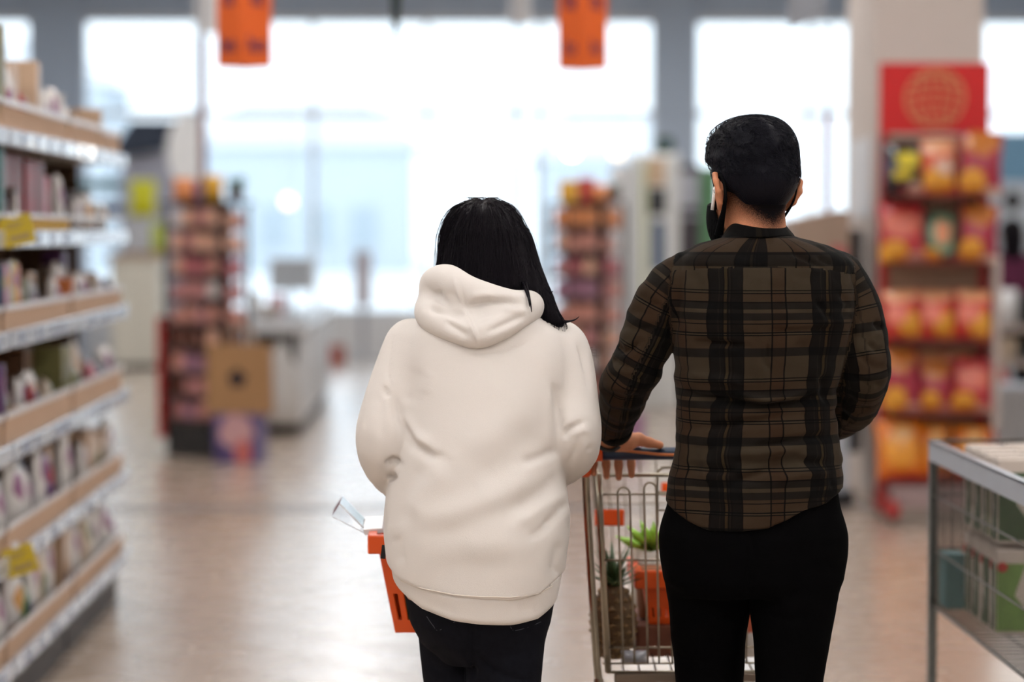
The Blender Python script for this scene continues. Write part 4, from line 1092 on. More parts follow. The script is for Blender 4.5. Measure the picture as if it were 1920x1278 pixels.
# cartons in the bin
M_cw = pm('carton_white', (.66, .58, .52), rough=.45, noise=.03)
M_cg = pm('carton_green', (.03, .085, .03), rough=.45, noise=.25, nscale=40)
M_cl = pm('carton_lime', (.16, .30, .07), rough=.45, noise=.3, nscale=30)
M_cr = pm('carton_red', (.48, .02, .02), rough=.45)
M_tealbox = pm('teal_card', (.02, .20, .20), rough=.5, noise=.1)
def carton(x, y, z, rz, label, style, w=.088, h=.215, txt=None):
    o = empty('drink_carton', (x, y, z), rz, label, 'carton', 'cartons in the wire bin')
    a = w / 2
    MB().box((-a, -a, 0), (a, a, h), .003).build('carton_body', M_cw, o)
    MB().box((-a * .98, -.012, h), (a * .98, .012, h + .006), .002).box((-a * .9, -a * .6, h), (a * .2, -a * .3, h + .004)).build('top_fold', M_cw, o)
    g = M_cg if style != 1 else M_cl
    top_ = h - .034
    MB().prism([(-a + .003, .008), (a - .003, .008), (a - .003, .05), (a - .040, .10), (a - .012, top_), (-a + .003, top_)], -a - .0012, -a, 'Y').build('green_print', g, o)
    MB().prism([(-a + .003, .008), (a - .018, .008), (a - .045, .09), (a - .030, top_), (-a + .003, top_)], -a - .0012, -a, 'X').build('green_print', M_cg, o)
    MB().prism([(-a + .008, .05), (a - .05, .05), (a - .05, .10), (-a + .008, .10)], -a - .0022, -a - .0012, 'X').build('label_panel', pm('sage_label', (.16, .24, .18), rough=.5), o)
    MB().lathe([(.013, -.001), (.013, .001)], (-a + .016, -a - .0022, h * .80), 16, 'Y').build('red_dot', M_cr, o)
    MB().lathe([(.013, -.001), (.013, .001)], (-a - .0022, a - .020, h * .80), 16, 'X').build('red_dot', M_cr, o)
    if txt:
        me = text_mesh(txt, .042, .0006); me.materials.clear(); me.materials.append(M_cw); t = link('lettering', me, None, o); t.location = (.010, -a - .0024, top_ - .018); t.rotation_euler = (math.pi / 2, 0, 0)
    return o
lowz = zb_ + .0025
k = 0
for i, (dx, dy) in enumerate([(.105, .16), (.105, .265), (.105, .37), (.105, .475), (.205, .14), (.205, .25), (.205, .36)]):
    for lv in (0, 1):
        y = BY1 - dy
        carton(bxa + dx, y, lowz + lv * .232, .06 * ((i + lv) % 3 - 1), 'white green drink carton, %s layer, %s row, %s from the bin\'s far end' % (('bottom', 'top')[lv], 'outer' if dx < .2 else 'inner', ORD[i if dx < .2 else i - 4]), (i + lv) % 2, txt='gm' if i in (3, 6) and lv == 1 else None)
tb = MB().box((-.03, -.045, 0), (.03, .045, .165), .003)
for i, (dx, dy) in enumerate(((.040, .062), (.115, .062))):
    o = MB().box((-.028, -.04, 0), (.028, .04, .150), .003).build('slim_box', M_tealbox if i else pm('pale_teal_card', (.16, .36, .40), rough=.5)); o.location = (bxa + dx, BY1 - dy, lowz); setp(o, '%s slim box standing in the far corner of the wire bin' % ('dark teal' if i else 'pale teal'), 'box')
# ================================================================ people
def skin_mat(name, base, stub=(.006, .005, .006)):
    """skin; attribute 'fade' (0..1) is close-cropped hair that thins towards the nape"""
    m, nt, b = new_mat(name); N = nt.nodes; L = nt.links
    tc = N.new('ShaderNodeTexCoord')
    at = N.new('ShaderNodeAttribute'); at.attribute_name = 'fade'
    nz = N.new('ShaderNodeTexNoise'); nz.inputs['Scale'].default_value = 1100; nz.inputs['Detail'].default_value = 2
    L.new(tc.outputs['Object'], nz.inputs['Vector'])
    sb = N.new('ShaderNodeMath'); sb.operation = 'ADD'; L.new(at.outputs['Fac'], sb.inputs[0]); L.new(nz.outputs['Fac'], sb.inputs[1])
    mr = N.new('ShaderNodeMapRange'); mr.inputs[1].default_value = .48; mr.inputs[2].default_value = 1.22
    L.new(sb.outputs[0], mr.inputs[0])
    n2 = N.new('ShaderNodeTexNoise'); n2.inputs['Scale'].default_value = 40; L.new(tc.outputs['Object'], n2.inputs['Vector'])
    m0 = N.new('ShaderNodeMix'); m0.data_type = 'RGBA'; m0.inputs[6].default_value = (*[c * .85 for c in base], 1); m0.inputs[7].default_value = (*[min(1, c * 1.12) for c in base], 1)
    L.new(n2.outputs['Fac'], m0.inputs[0])
    mx = N.new('ShaderNodeMix'); mx.data_type = 'RGBA'; L.new(mr.outputs[0], mx.inputs[0]); L.new(m0.outputs[2], mx.inputs[6]); mx.inputs[7].default_value = (*stub, 1)
    L.new(mx.outputs[2], b.inputs['Base Color'])
    sp_ = N.new('ShaderNodeMapRange'); sp_.inputs[3].default_value = .3; sp_.inputs[4].default_value = .02; L.new(mr.outputs[0], sp_.inputs[0]); L.new(sp_.outputs[0], b.inputs['Specular IOR Level'])
    b.inputs['Roughness'].default_value = .55
    b.inputs['Subsurface Weight'].default_value = .15; b.inputs['Subsurface Radius'].default_value = (.008, .003, .002)
    return m

def hair_mat(name, col, rough=.38):
    m, nt, b = new_mat(name); N = nt.nodes; L = nt.links
    tc = N.new('ShaderNodeTexCoord'); mp = N.new('ShaderNodeMapping'); mp.inputs['Scale'].default_value = (420, 420, 12)
    nz = N.new('ShaderNodeTexNoise'); nz.inputs['Scale'].default_value = 1; nz.inputs['Detail'].default_value = 3
    L.new(tc.outputs['Object'], mp.inputs['Vector']); L.new(mp.outputs[0], nz.inputs['Vector'])
    mx = N.new('ShaderNodeMix'); mx.data_type = 'RGBA'; mx.inputs[6].default_value = (*[c * .5 for c in col], 1); mx.inputs[7].default_value = (*[c * 1.6 for c in col], 1)
    L.new(nz.outputs['Fac'], mx.inputs[0]); L.new(mx.outputs[2], b.inputs['Base Color'])
    bp = N.new('ShaderNodeBump'); bp.inputs['Strength'].default_value = .5; bp.inputs['Distance'].default_value = .002
    L.new(nz.outputs['Fac'], bp.inputs['Height']); L.new(bp.outputs['Normal'], b.inputs['Normal'])
    b.inputs['Roughness'].default_value = rough; b.inputs['Specular IOR Level'].default_value = .10
    return m

def plaid_mat():
    m, nt, b = new_mat('plaid_flannel'); N = nt.nodes; L = nt.links
    def ramp(attr, period, stops):
        at = N.new('ShaderNodeAttribute'); at.attribute_name = attr
        d = N.new('ShaderNodeMath'); d.operation = 'DIVIDE'; L.new(at.outputs['Fac'], d.inputs[0]); d.inputs[1].default_value = period
        fr = N.new('ShaderNodeMath'); fr.operation = 'FRACT'; L.new(d.outputs[0], fr.inputs[0])
        cr = N.new('ShaderNodeValToRGB'); cr.color_ramp.interpolation = 'CONSTANT'
        el = cr.color_ramp.elements
        while len(el) > 1: el.remove(el[-1])
        el[0].position = stops[0][0]; el[0].color = (*stops[0][1], 1)
        for p, c in stops[1:]:
            e = el.new(p); e.color = (*c, 1)
        L.new(fr.outputs[0], cr.inputs[0]); return cr.outputs[0]
    B = (1, 1, 1); D = (.13, .145, .185); T = (.09, .08, .095); Yl = (.72, .68, .5); Rd = (.93, .80, .74); G = (.27, .285, .335)
    u = ramp('pu', .1925, [(0, Yl), (.014, T), (.03, G), (.045, T), (.06, D), (.15, T), (.165, B), (.436, T), (.45, Rd), (.576, T), (.59, B), (.835, T), (.85, D), (.93, G), (.945, D), (.97, T), (.988, Yl)])
    v = ramp('pv', .177, [(0, B), (.02, T), (.032, B), (.052, T), (.064, Rd), (.15, T), (.165, G), (.235, B), (.28, G), (.36, Rd), (.395, T), (.41, Rd), (.5, T), (.512, B), (.53, T), (.542, Rd), (.68, G), (.78, B)])
    mu = N.new('ShaderNodeMix'); mu.data_type = 'RGBA'; mu.blend_type = 'MULTIPLY'; mu.inputs[0].default_value = 1
    L.new(u, mu.inputs[6]); L.new(v, mu.inputs[7])
    m2 = N.new('ShaderNodeMix'); m2.data_type = 'RGBA'; m2.blend_type = 'MULTIPLY'; m2.inputs[0].default_value = 1
    L.new(mu.outputs[2], m2.inputs[6]); m2.inputs[7].default_value = (.040, .029, .0185, 1)
    L.new(m2.outputs[2], b.inputs['Base Color'])
    tc = N.new('ShaderNodeTexCoord'); nz = N.new('ShaderNodeTexNoise'); nz.inputs['Scale'].default_value = 900
    L.new(tc.outputs['Object'], nz.inputs['Vector'])
    bp = N.new('ShaderNodeBump'); bp.inputs['Strength'].default_value = .25; bp.inputs['Distance'].default_value = .001
    L.new(nz.outputs['Fac'], bp.inputs['Height']); L.new(bp.outputs['Normal'], b.inputs['Normal'])
    b.inputs['Roughness'].default_value = .85; b.inputs['Specular IOR Level'].default_value = .1; b.inputs['Sheen Weight'].default_value = .02
    return m

def ell_arc(th, a, ratio=.68):
    t = np.linspace(-math.pi, math.pi, 721)
    ds = np.sqrt(np.cos(t) ** 2 + (ratio * np.sin(t)) ** 2) * (t[1] - t[0])
    S = np.cumsum(ds); S -= S[360]
    return a * np.interp(th, t, S)

EAR = [(.074, .008, .010), (.080, .006, .029), (.090, -.012, .036), (.096, -.027, .022), (.093, -.030, .002), (.084, -.021, -.019), (.075, -.006, -.029), (.073, .004, -.020)]
def head_core(p):
    d = smin(sd_ell(p, (0, -.012, .035), (.073, .096, .088)), sd_ell(p, (0, .03, -.03), (.061, .070, .094)), .03)
    d = smin(d, sd_ell(p, (0, .045, -.078), (.046, .046, .036)), .025)
    d = smin(d, sd_cap(p, (0, .097, .012), (0, .112, -.024), .007, .012), .012)
    d = smin(d, sd_cap(p, (-.032, .082, .026), (.032, .082, .026), .011, .011), .016)
    d = smin(d, sd_cap(p, (-.018, .088, -.058), (.018, .088, -.058), .008, .008), .01)
    for s in (-1, 1):
        d = smax(d, -sd_ell(p, (s * .031, .104, .008), (.017, .018, .012)), .012)
    return d
def head_sdf(p): return culled(p, (-.1, -.12, -.13), (.1, .14, .13), head_sdf0)
def head_sdf0(p):
    d = head_core(p)
    for s in (-1, 1):
        pts = [np.array((s * x, y, z)) for x, y, z in EAR]
        e = sd_chain(p, pts, [.0055, .0055, .0055, .0055, .0055, .0055, .0065, .005], .004)
        e = smin(e, sd_ell(p, (s * .081, -.011, .002), (.006, .017, .026)), .006)
        d = smin(d, e, .006)
    return d

def to_local(p, c, yaw, pitch=0.0):
    q = p - np.asarray(c, np.float32)
    cs, sn = math.cos(-yaw), math.sin(-yaw)
    x = q[:, 0] * cs - q[:, 1] * sn; y = q[:, 0] * sn + q[:, 1] * cs; z = q[:, 2]
    cp, sp = math.cos(-pitch), math.sin(-pitch)
    return np.stack([x, y * cp - z * sp, y * sp + z * cp], 1)
def from_local(p, c, yaw, pitch=0.0):
    p = np.asarray(p, float); cp, sp = math.cos(pitch), math.sin(pitch)
    y = p[..., 1] * cp - p[..., 2] * sp; z = p[..., 1] * sp + p[..., 2] * cp
    cs, sn = math.cos(yaw), math.sin(yaw)
    return np.stack([p[..., 0] * cs - y * sn, p[..., 0] * sn + y * cs, z], -1) + np.asarray(c)

def grip_hand(wrist, bar, xs, thumb_dir, rb=.014):
    """hand laid over a bar that runs along x at (bar y, bar z): palm on top, four fingers over the far side, thumb along the bar"""
    by, bz = bar; w = np.array(wrist, float); C = []
    ln = [.86, 1.0, 1.05, .94] if thumb_dir > 0 else [.94, 1.05, 1.0, .86]
    mid = sum(xs) / 4
    for x, l in zip(xs, ln):
        xk = mid + (x - mid) * .86
        K = np.array((xk, by + .012, bz + rb + .020)); P1 = np.array((x, by + rb + .026, bz + rb - .004)); P2 = np.array((x, by + rb + .022, bz - .028 * l)); P3 = np.array((x, by + rb + .012, bz - .052 * l))
        C.append(([w + np.array(((xk - mid) * .45, 0.012, -.004)), K], [.017, .0135]))
        C.append(([K, P1, P2, P3], [.0115, .0098, .0085, .007]))
    tx = xs[-1] if thumb_dir > 0 else xs[0]
    T0 = w + np.array((.014 * thumb_dir, .012, -.006)); T1 = np.array((tx + .010 * thumb_dir, by - .030, bz + rb + .020)); T2 = np.array((tx + .034 * thumb_dir, by - .020, bz + rb + .012)); T3 = np.array((tx + .058 * thumb_dir, by - .012, bz + rb + .006))
    C.append(([T0, T1, T2, T3], [.018, .014, .0105, .0085]))
    return C
def sd_hand(p, C):
    A = np.array([q for c in C for q in c[0]])
    return culled(p, A.min(0) - .02, A.max(0) + .02, lambda x: sd_hand0(x, C))
def sd_hand0(p, C):
    palm = None; fing = None
    for k, (pts, rs) in enumerate(C):
        e = sd_chain(p, pts, rs, .006)
        if k % 2 == 0 and k < 8: palm = e if palm is None else smin(palm, e, .012)
        else: fing = e if fing is None else np.minimum(fing, e)
    return smin(palm, fing, .008)

def arm_pts(rows, n=3):
    """rows (px, py, Y, r) -> smooth chain"""
    P = [np.append(W(a, b, Y), r) for a, b, Y, r in rows]
    Q = catmull(P, n)
    return [q[:3] for q in Q], [float(q[3]) for q in Q]

def shoe(name, at, ang, mat, mat2, parent, origin, L=.27):
    mb = MB(); n = 20; rings = []
    def foot(t, z):
        wd = (.036 + .012 * math.sin(min(1, t * 1.25) * math.pi)) * (1 if t < .9 else 1)
        return wd
    prof = [(0, .0), (.0, .03)]
    zs = [0.0, .02, .045, .07, .09]; vs = []
    for k, z in enumerate(zs):
        ln0, ln1 = -.075 + .008 * k, (.195 - [0, 0, .02, .10, .165][k])
        for i in range(n):
            a = 2 * math.pi * i / n
            y = (ln0 + ln1) / 2 + (ln1 - ln0) / 2 * math.cos(a)
            x = (.047 - .004 * k) * math.copysign(abs(math.sin(a)) ** .8, math.sin(a))
            vs.append((x, y, z))
    fs = [tuple(range(n - 1, -1, -1)), tuple((len(zs) - 1) * n + i for i in range(n))]
    for k in range(len(zs) - 1):
        for i in range(n): fs.append((k * n + i, k * n + (i + 1) % n, (k + 1) * n + (i + 1) % n, (k + 1) * n + i))
    M = Matrix.Translation((at[0], at[1], 0)) @ Matrix.Rotation(ang, 4, 'Z')
    up = MB().add([M @ Vector((x, y, z + .022)) for x, y, z in vs], fs, True).build('shoe', mat, parent, origin)
    so = MB().add([M @ Vector((x * 1.04, y * 1.02, z * .25)) for x, y, z in vs], fs, True).build('sole', mat2, up, origin)
    return up

def strands(f, V, N, count, steps, step, r, seed, mat, name, parent, origin, down=(0, 0, -1), start=None, lift=.0015, jit=.10):
    """fine hair strands that run down over a hair volume; one mesh"""
    R = np.random.RandomState(seed)
    ii = R.randint(0, len(V), count * 3)
    if start is not None:
        ii = ii[start(V[ii])]
    ii = ii[:count]
    P = V[ii].astype(np.float32).copy(); paths = [P.copy()]
    dirs = np.array(down, np.float32)[None] + R.normal(0, jit, (len(P), 3)).astype(np.float32)
    for s in range(steps):
        g, d = sdf_grad(f, P)
        t = dirs - g * (dirs * g).sum(1)[:, None]
        t /= np.sqrt((t * t).sum(1))[:, None] + 1e-6
        P = P + t * step
        g, d = sdf_grad(f, P)
        P = P - g * (np.clip(d, -.02, .004) - lift)[:, None]
        paths.append(P.copy())
    A = np.stack(paths, 1)  # n, steps+1, 3
    n, m, _ = A.shape
    T = np.gradient(A, axis=1); T /= np.linalg.norm(T, axis=2, keepdims=True) + 1e-9
    e1 = np.cross(T, np.array([0.3, 1, .2])); e1 /= np.linalg.norm(e1, axis=2, keepdims=True) + 1e-9
    e2 = np.cross(T, e1)
    rad = (r * (.6 + .8 * R.rand(n)))[:, None] * np.linspace(1, .35, m)[None]
    VV = np.stack([A + (e1 * math.cos(a) + e2 * math.sin(a)) * rad[..., None] for a in (0, 2.094, 4.189)], 2)  # n,m,3,3
    base = np.arange(n)[:, None, None] * m * 3 + np.arange(m - 1)[None, :, None] * 3
    k = np.arange(3)[None, None, :]
    q = np.stack([base + k, base + (k + 1) % 3, base + 3 + (k + 1) % 3, base + 3 + k], -1).reshape(-1, 4)
    me = np_mesh(name, VV.reshape(-1, 3) - np.asarray(origin), q)
    return link(name, me, mat, parent)

# ---------------------------------------------------------------- the woman in the cream hoodie
YW = 4.90
w_org = tuple(W(895, 1100, YW)[:2]) + (0.0,)
M_cream = pm('cream_fleece', (.81, .76, .72), rough=.95, spec=.15, noise=.02, nscale=8, bump=.25, bscale=700, sheen=.15)
M_denim = pm('dark_denim', (.0085, .009, .013), rough=.8, spec=.06, noise=.35, nscale=60, bump=.3, bscale=500)
M_skin_w = skin_mat('fair_skin', (.62, .38, .28))
M_hair_w = hair_mat('black_hair', (.006, .0045, .007), .36)
M_white_sole = pm('white_rubber', (.7, .7, .7), rough=.6)
M_black_shoe = pm('black_leather', (.02, .02, .02), rough=.45)

w_torso = Stack([(548, 862, 958, .070), (572, 838, 985, .085), (592, 800, 1022, .10), (606, 774, 1046, .108), (625, 756, 1064, .116), (660, 746, 1076, .13), (720, 745, 1074, .15), (790, 747, 1062, .165),
                 (860, 738, 1056, .18), (920, 727, 1060, .19), (960, 722, 1066, .198), (1000, 721, 1066, .20), (1050, 727, 1060, .197), (1095, 735, 1054, .192), (1130, 742, 1046, .186), (1185, 748, 1036, .18)], YW)
wl_rows = [(772, 648, 4.90, .056), (751, 705, 4.885, .056), (733, 770, 4.87, .059), (725, 828, 4.87, .061), (744, 878, 4.96, .056), (790, 925, 5.10, .046), (822, 945, 5.185, .040)]
wr_rows = [(1050, 650, 4.90, .054), (1062, 705, 4.885, .053), (1068, 765, 4.87, .056), (1072, 812, 4.86, .058), (1066, 846, 4.94, .053), (1020, 885, 5.08, .044), (975, 925, 5.185, .038)]
wl_p, wl_r = arm_pts(wl_rows); wr_p, wr_r = arm_pts(wr_rows)
HEM_X = [700, 745, 790, 850, 900, 960, 1010, 1040, 1080]
HEM_Y = [1085, 1118, 1146, 1163, 1169, 1172, 1167, 1152, 1135]
SEAM_Y = [1050, 1088, 1105, 1117, 1121, 1122, 1115, 1098, 1080]
def zcurve(x, xs, ys, Yd):
    pts = [W(a, b, Yd) for a, b in zip(xs, ys)]
    return np.interp(x, [q[0] for q in pts], [q[2] for q in pts])
def w_arms(p): return np.minimum(sd_chain(p, wl_p, wl_r), sd_chain(p, wr_p, wr_r))
def f_hoodie(p):
    d = smin(w_torso(p), w_arms(p), .014)
    cut = zcurve(p[:, 0], HEM_X, SEAM_Y, 4.74) - p[:, 2]
    return smax(d, cut, .006)
def f_hem(p):
    d = w_torso(p) + .004
    lo = zcurve(p[:, 0], HEM_X, HEM_Y, 4.74) - p[:, 2]
    hi = p[:, 2] - zcurve(p[:, 0], HEM_X, SEAM_Y, 4.74) - .004
    return smax(smax(d, lo, .012), hi, .004)
w_folds = [([(738, 728), (752, 785), (778, 832), (808, 852), (838, 858)], -11, 9, .5), ([(750, 772), (772, 815), (815, 838)], 6, 12),
           ([(788, 686), (776, 720), (764, 762)], -5, 18), ([(805, 690), (790, 740)], 2, 16), ([(840, 868), (800, 915), (762, 972)], 7, 26), ([(800, 860), (762, 925), (745, 1000)], -6, 20),
           ([(890, 905), (960, 860), (1015, 800)], -6, 34), ([(858, 850), (930, 810), (1010, 740)], 6, 36), ([(765, 978), (850, 962), (930, 930), (1010, 878)], 7, 26, .3), ([(770, 1000), (860, 985), (950, 955), (1040, 915)], -5, 26),
           ([(1068, 938), (1045, 968), (1018, 990)], -7, 8, .5), ([(1046, 975), (1020, 992), (985, 1010)], -5, 9), ([(1052, 842), (1015, 858), (975, 872)], -7, 9, .4), ([(1062, 880), (1010, 925), (950, 962)], -6, 14), ([(1066, 920), (1020, 950), (965, 985)], 5, 12),
           ([(1038, 712), (1044, 752), (1050, 790), (1048, 826)], -10, 9), ([(1030, 720), (1028, 780), (1040, 840)], 5, 14), ([(1052, 826), (1062, 806), (1098, 788)], -9, 7, .5), ([(1066, 820), (1092, 801), (1100, 812), (1102, 850)], 6, 8), ([(1098, 806), (1106, 850)], -5, 7),
           ([(722, 872), (738, 862), (750, 868)], -14, 6), ([(726, 900), (742, 888)], -12, 6), ([(712, 726), (716, 780), (712, 830)], -4, 12), ([(727, 724), (722, 732), (730, 745)], -6, 7),
           ([(800, 1085), (880, 1060), (960, 1062)], -3, 26), ([(740, 1000), (752, 1060)], -5, 10), ([(1050, 1010), (1040, 1060), (1050, 1088)], -6, 9), ([(860, 1040), (940, 1020), (1010, 1030)], 4, 30),
           ([(737, 632), (729, 668), (727, 700), (733, 726)], -3.2, 4), ([(1082, 640), (1092, 668), (1098, 700)], -3.2, 4), ([(1088, 640), (1100, 690), (1106, 740)], -5, 6),
           ([(868, 655), (905, 664), (945, 662), (985, 645), (1003, 628)], -2.0, 3.6), ([(1085, 830), (1070, 862), (1062, 880)], -5, 6)]
V, Q, N = cloth('hoodie', f_hoodie, (-.42, 4.62, .70), (.40, 5.28, 1.46), .0046, M_cream, None, w_org, w_folds, [((9, 6, 7), .010, 3), ((22, 14, 14), .0035, 5)])
# body under the clothes: head, neck, trunk, arms, hands and legs in one surface
w_head = W(908, 498, 4.975); w_yaw = -.10
BASKET_BAR = (5.25, W(860, 962, 5.25)[2])
wl_w = wl_p[-1]; wr_w = wr_p[-1]
wl_hand = grip_hand(wl_w + np.array((.012, .012, .0)), BASKET_BAR, [wl_w[0] - .012 + i * .021 for i in range(4)], 1, .011)
wr_hand = grip_hand(wr_w + np.array((-.012, .012, .0)), BASKET_BAR, [wr_w[0] - .05 + i * .021 for i in range(4)], -1, .011)
wlegs = [([(862, 1100, 4.93, .085), (858, 1200, 4.945, .076), (862, 1300, 4.955, .070), (868, 1430, 4.96, .058), (866, 1560, 4.97, .057), (862, 1800, 5.0, .042)]),
         ([(942, 1100, 4.89, .088), (946, 1200, 4.865, .078), (944, 1290, 4.86, .070), (942, 1430, 4.86, .058), (944, 1560, 4.84, .056), (948, 1790, 4.80, .042)])]
wleg = [arm_pts(r) for r in wlegs]
w_hips = Stack([(1000, 760, 1035, .15), (1060, 755, 1040, .16), (1120, 762, 1038, .160), (1165, 772, 1030, .150), (1200, 790, 1015, .13), (1235, 830, 980, .10)], YW)
w_core = Stack([(548, 868, 952, .060), (572, 846, 976, .074), (592, 812, 1010, .085), (625, 775, 1045, .098), (720, 765, 1052, .125), (860, 760, 1036, .155), (960, 745, 1046, .175), (1100, 755, 1038, .165), (1165, 785, 1015, .135)], YW)
def f_wbody(p):
    d = w_core(p)
    for (pp, rr) in ((wl_p, wl_r), (wr_p, wr_r)): d = smin(d, sd_chain(p, pp, [max(.024, r - .018) for r in rr]), .01)
    for (pp, rr) in wleg: d = smin(d, sd_chain(p, pp, [r - .014 for r in rr]), .01)
    q = to_local(p, w_head, w_yaw, -.06)
    hd = smin(head_sdf(q) + .004, sd_cap(q, (0, -.03, -.05), (0, -.045, -.17), .048, .055), .02)
    d = smin(d, hd, .02)
    for hnd in (wl_hand, wr_hand): d = smin(d, sd_hand(p, hnd), .008)
    return d
Vb, Qb = sdf_mesh(f_wbody, (-.42, 4.60, -.005), (.42, 5.32, 1.70), .0065)
woman = make_part('person', Vb, Qb, M_skin_w, None, w_org)
woman.location = w_org
setp(woman, 'woman with long black hair in an oversized cream hoodie, seen from behind', 'person')
woman['pose'] = 'walking'
hoodie = make_part('hoodie', V, Q, M_cream, woman, w_org)
Vh, Qh, Nh = cloth('hem', f_hem, (-.36, 4.66, .68), (.34, 5.16, .92), .0046, M_cream, None, w_org, [([(800, 1130), (860, 1150)], -2, 12), ([(960, 1140), (1010, 1142)], -2, 12)], [((16, 10, 10), .003, 8)])
make_part('hem_band', Vh, Qh, M_cream, hoodie, w_org)
# cover-stitch above the hem band
def on_back(px, py, f, lo=4.4, off=.0):
    """first surface point of f seen along +Y at picture position"""
    ys = np.linspace(lo, lo + .7, 240)
    P = np.array([W(px, py, y) for y in ys], np.float32); d = f(P)
    k = int(np.argmax(d < 0)); return P[k] + np.array((0, -off, 0))
st = MB(); st.tube([on_back(x, y - 3, lambda p: np.minimum(f_hoodie(p), f_hem(p)), off=.0035) for x, y in zip(np.linspace(752, 1036, 40), np.interp(np.linspace(752, 1036, 40), HEM_X, SEAM_Y))], .0011, 5)
st.build('stitching', pm('cream_thread', (.86, .78, .70), rough=.9), hoodie, w_org)
for (pp, rr, nm) in ((wl_p, wl_r, 'cuff'), (wr_p, wr_r, 'cuff')):
    MB().tube([pp[-2] * .5 + pp[-1] * .5, pp[-1], pp[-1] + (pp[-1] - pp[-2]) * .5], [.041, .036, .032], 16).build(nm, M_cream, hoodie, w_org)
# small black tab on the side seam
tb = W(723, 1034, 4.89)
MB().obox(tb + np.array((-.004, 0, 0)), (.010, .003, .028), ry=.12).build('side_tab', pm('black_cloth', (.01, .01, .01), rough=.8), hoodie, w_org)

# hood, lying open on the shoulders
hp = lambda rows: [W(a, b, Y) for a, b, Y in rows]
lowrim = catmull(hp([(806, 570, 4.885), (806, 590, 4.845), (840, 612, 4.80), (893, 627, 4.778), (948, 606, 4.79), (985, 580, 4.83), (996, 572, 4.875)]), 4)
toproll = catmull(hp([(822, 560, 4.93), (816, 532, 4.89), (838, 527, 4.845), (872, 545, 4.82), (915, 560, 4.815), (958, 572, 4.82), (982, 576, 4.86), (990, 582, 4.92)]), 4)
topr = list(np.interp(np.linspace(0, 1, len(toproll)), [0, .15, .32, .5, .75, 1], [.022, .024, .024, .023, .022, .018]))
def f_hood(p):
    d = sd_chain(p, lowrim, [.020] * len(lowrim), .02)
    d = smin(d, sd_chain(p, toproll, topr, .02), .02)
    d = smin(d, sd_ell(p, W(888, 594, 4.840), (.092, .046, .040)), .03)
    d = smin(d, sd_cap(p, W(812, 548, 4.88), W(806, 588, 4.86), .020, .020), .02)
    return d
h_folds = [([(868, 575), (880, 600), (890, 622), (894, 644)], 5, 4, .8), ([(852, 520), (860, 545), (868, 575)], 4, 4, .8), ([(802, 578), (840, 583), (874, 593)], -9, 7, .5), ([(806, 562), (820, 570), (850, 580)], 4, 9), ([(822, 540), (828, 562), (850, 578)], -7, 7, .4),
           ([(872, 574), (915, 565), (955, 564), (988, 570)], -10, 8, .5), ([(880, 556), (905, 552), (930, 556)], 4, 8), ([(988, 590), (950, 608), (908, 626)], -7, 8, .5), ([(832, 598), (856, 614), (882, 630)], -7, 7, .5), ([(835, 545), (855, 556), (872, 570)], -3, 7), ([(940, 578), (975, 582), (990, 588)], 4, 7)]
V, Q, N = cloth('hood', f_hood, (-.20, 4.68, 1.27), (.22, 5.02, 1.50), .0036, M_cream, None, w_org, h_folds, [((18, 14, 16), .004, 11)])
make_part('hood', V, Q, M_cream, hoodie, w_org)

# long straight hair
w_hairS = Stack([(372, 893, 925, .022, .05), (377, 872, 945, .048, .05), (386, 856, 957, .068, .05), (402, 843, 970, .085, .05), (430, 831, 985, .101, .045), (470, 824, 998, .104, .035), (510, 819, 1009, .098, .02), (545, 820, 1017, .088, .005), (575, 852, 1026, .07, .0), (600, 925, 1040, .05, .0)], 4.93, n=2.15)
h_lock = catmull(hp([(962, 450, 4.94), (990, 530, 4.91), (1012, 575, 4.885), (1034, 598, 4.868), (1052, 606, 4.86)]), 4)
h_lockr = list(np.interp(np.linspace(0, 1, len(h_lock)), [0, .45, .75, 1], [.034, .030, .014, .002]))
def f_whair(p):
    d = w_hairS(p)
    d = smin(d, sd_chain(p, h_lock, h_lockr, .01), .012)
    face = sd_ell(p, from_local((0, .10, -.04), w_head, w_yaw), (.060, .07, .11))
    return smax(d, -face, .01)
V, Q = sdf_mesh(f_whair, (-.16, 4.76, 1.30), (.24, 5.14, 1.66), .0042)
N, _ = sdf_grad(f_whair, V)
ang = np.arctan2(V[:, 0] - w_hairS.par(V[:, 2])[0], -(V[:, 1] - 4.97))
rid = vnoise(np.stack([ang * 26, V[:, 2] * 5, ang * 0], 1), 4) * .0055 + vnoise(np.stack([ang * 70, V[:, 2] * 6, ang * 0], 1), 9) * .003
part = np.exp(-((V[:, 0] - W(905, 375, 4.95)[0]) / .008) ** 2) * np.clip((V[:, 2] - 1.585) / .02, 0, 1) * .003
V = V + N * (rid - part)[:, None].astype(np.float32)
w_hair = make_part('hair', V, Q, M_hair_w, woman, w_org)
strands(f_whair, V, N, 2600, 13, .018, .00055, 3, M_hair_w, 'hair_strands', w_hair, w_org, start=lambda P: P[:, 2] > 1.40, lift=.0025, jit=.07)
wz = MB()
for k, (poly) in enumerate([[(998, 540, 4.90), (1014, 549, 4.89), (1028, 549, 4.885), (1037, 546, 4.88)], [(1000, 545, 4.9), (1016, 551, 4.888), (1033, 549, 4.88)], [(1020, 585, 4.88), (1045, 599, 4.865), (1064, 602, 4.86), (1078, 599, 4.857), (1086, 593, 4.855)], [(1025, 590, 4.875), (1050, 603, 4.862), (1070, 602, 4.857), (1082, 597, 4.855)], [(1030, 590, 4.87), (1040, 600, 4.865), (1043, 612, 4.845)],
                             [(985, 530, 4.86), (993, 560, 4.80), (997, 585, 4.79)], [(980, 530, 4.86), (990, 556, 4.80), (993, 575, 4.79)]]):
    pts = catmull(hp(poly), 5); wz.tube(pts, list(np.linspace(.0036, .0007, len(pts))), 5)
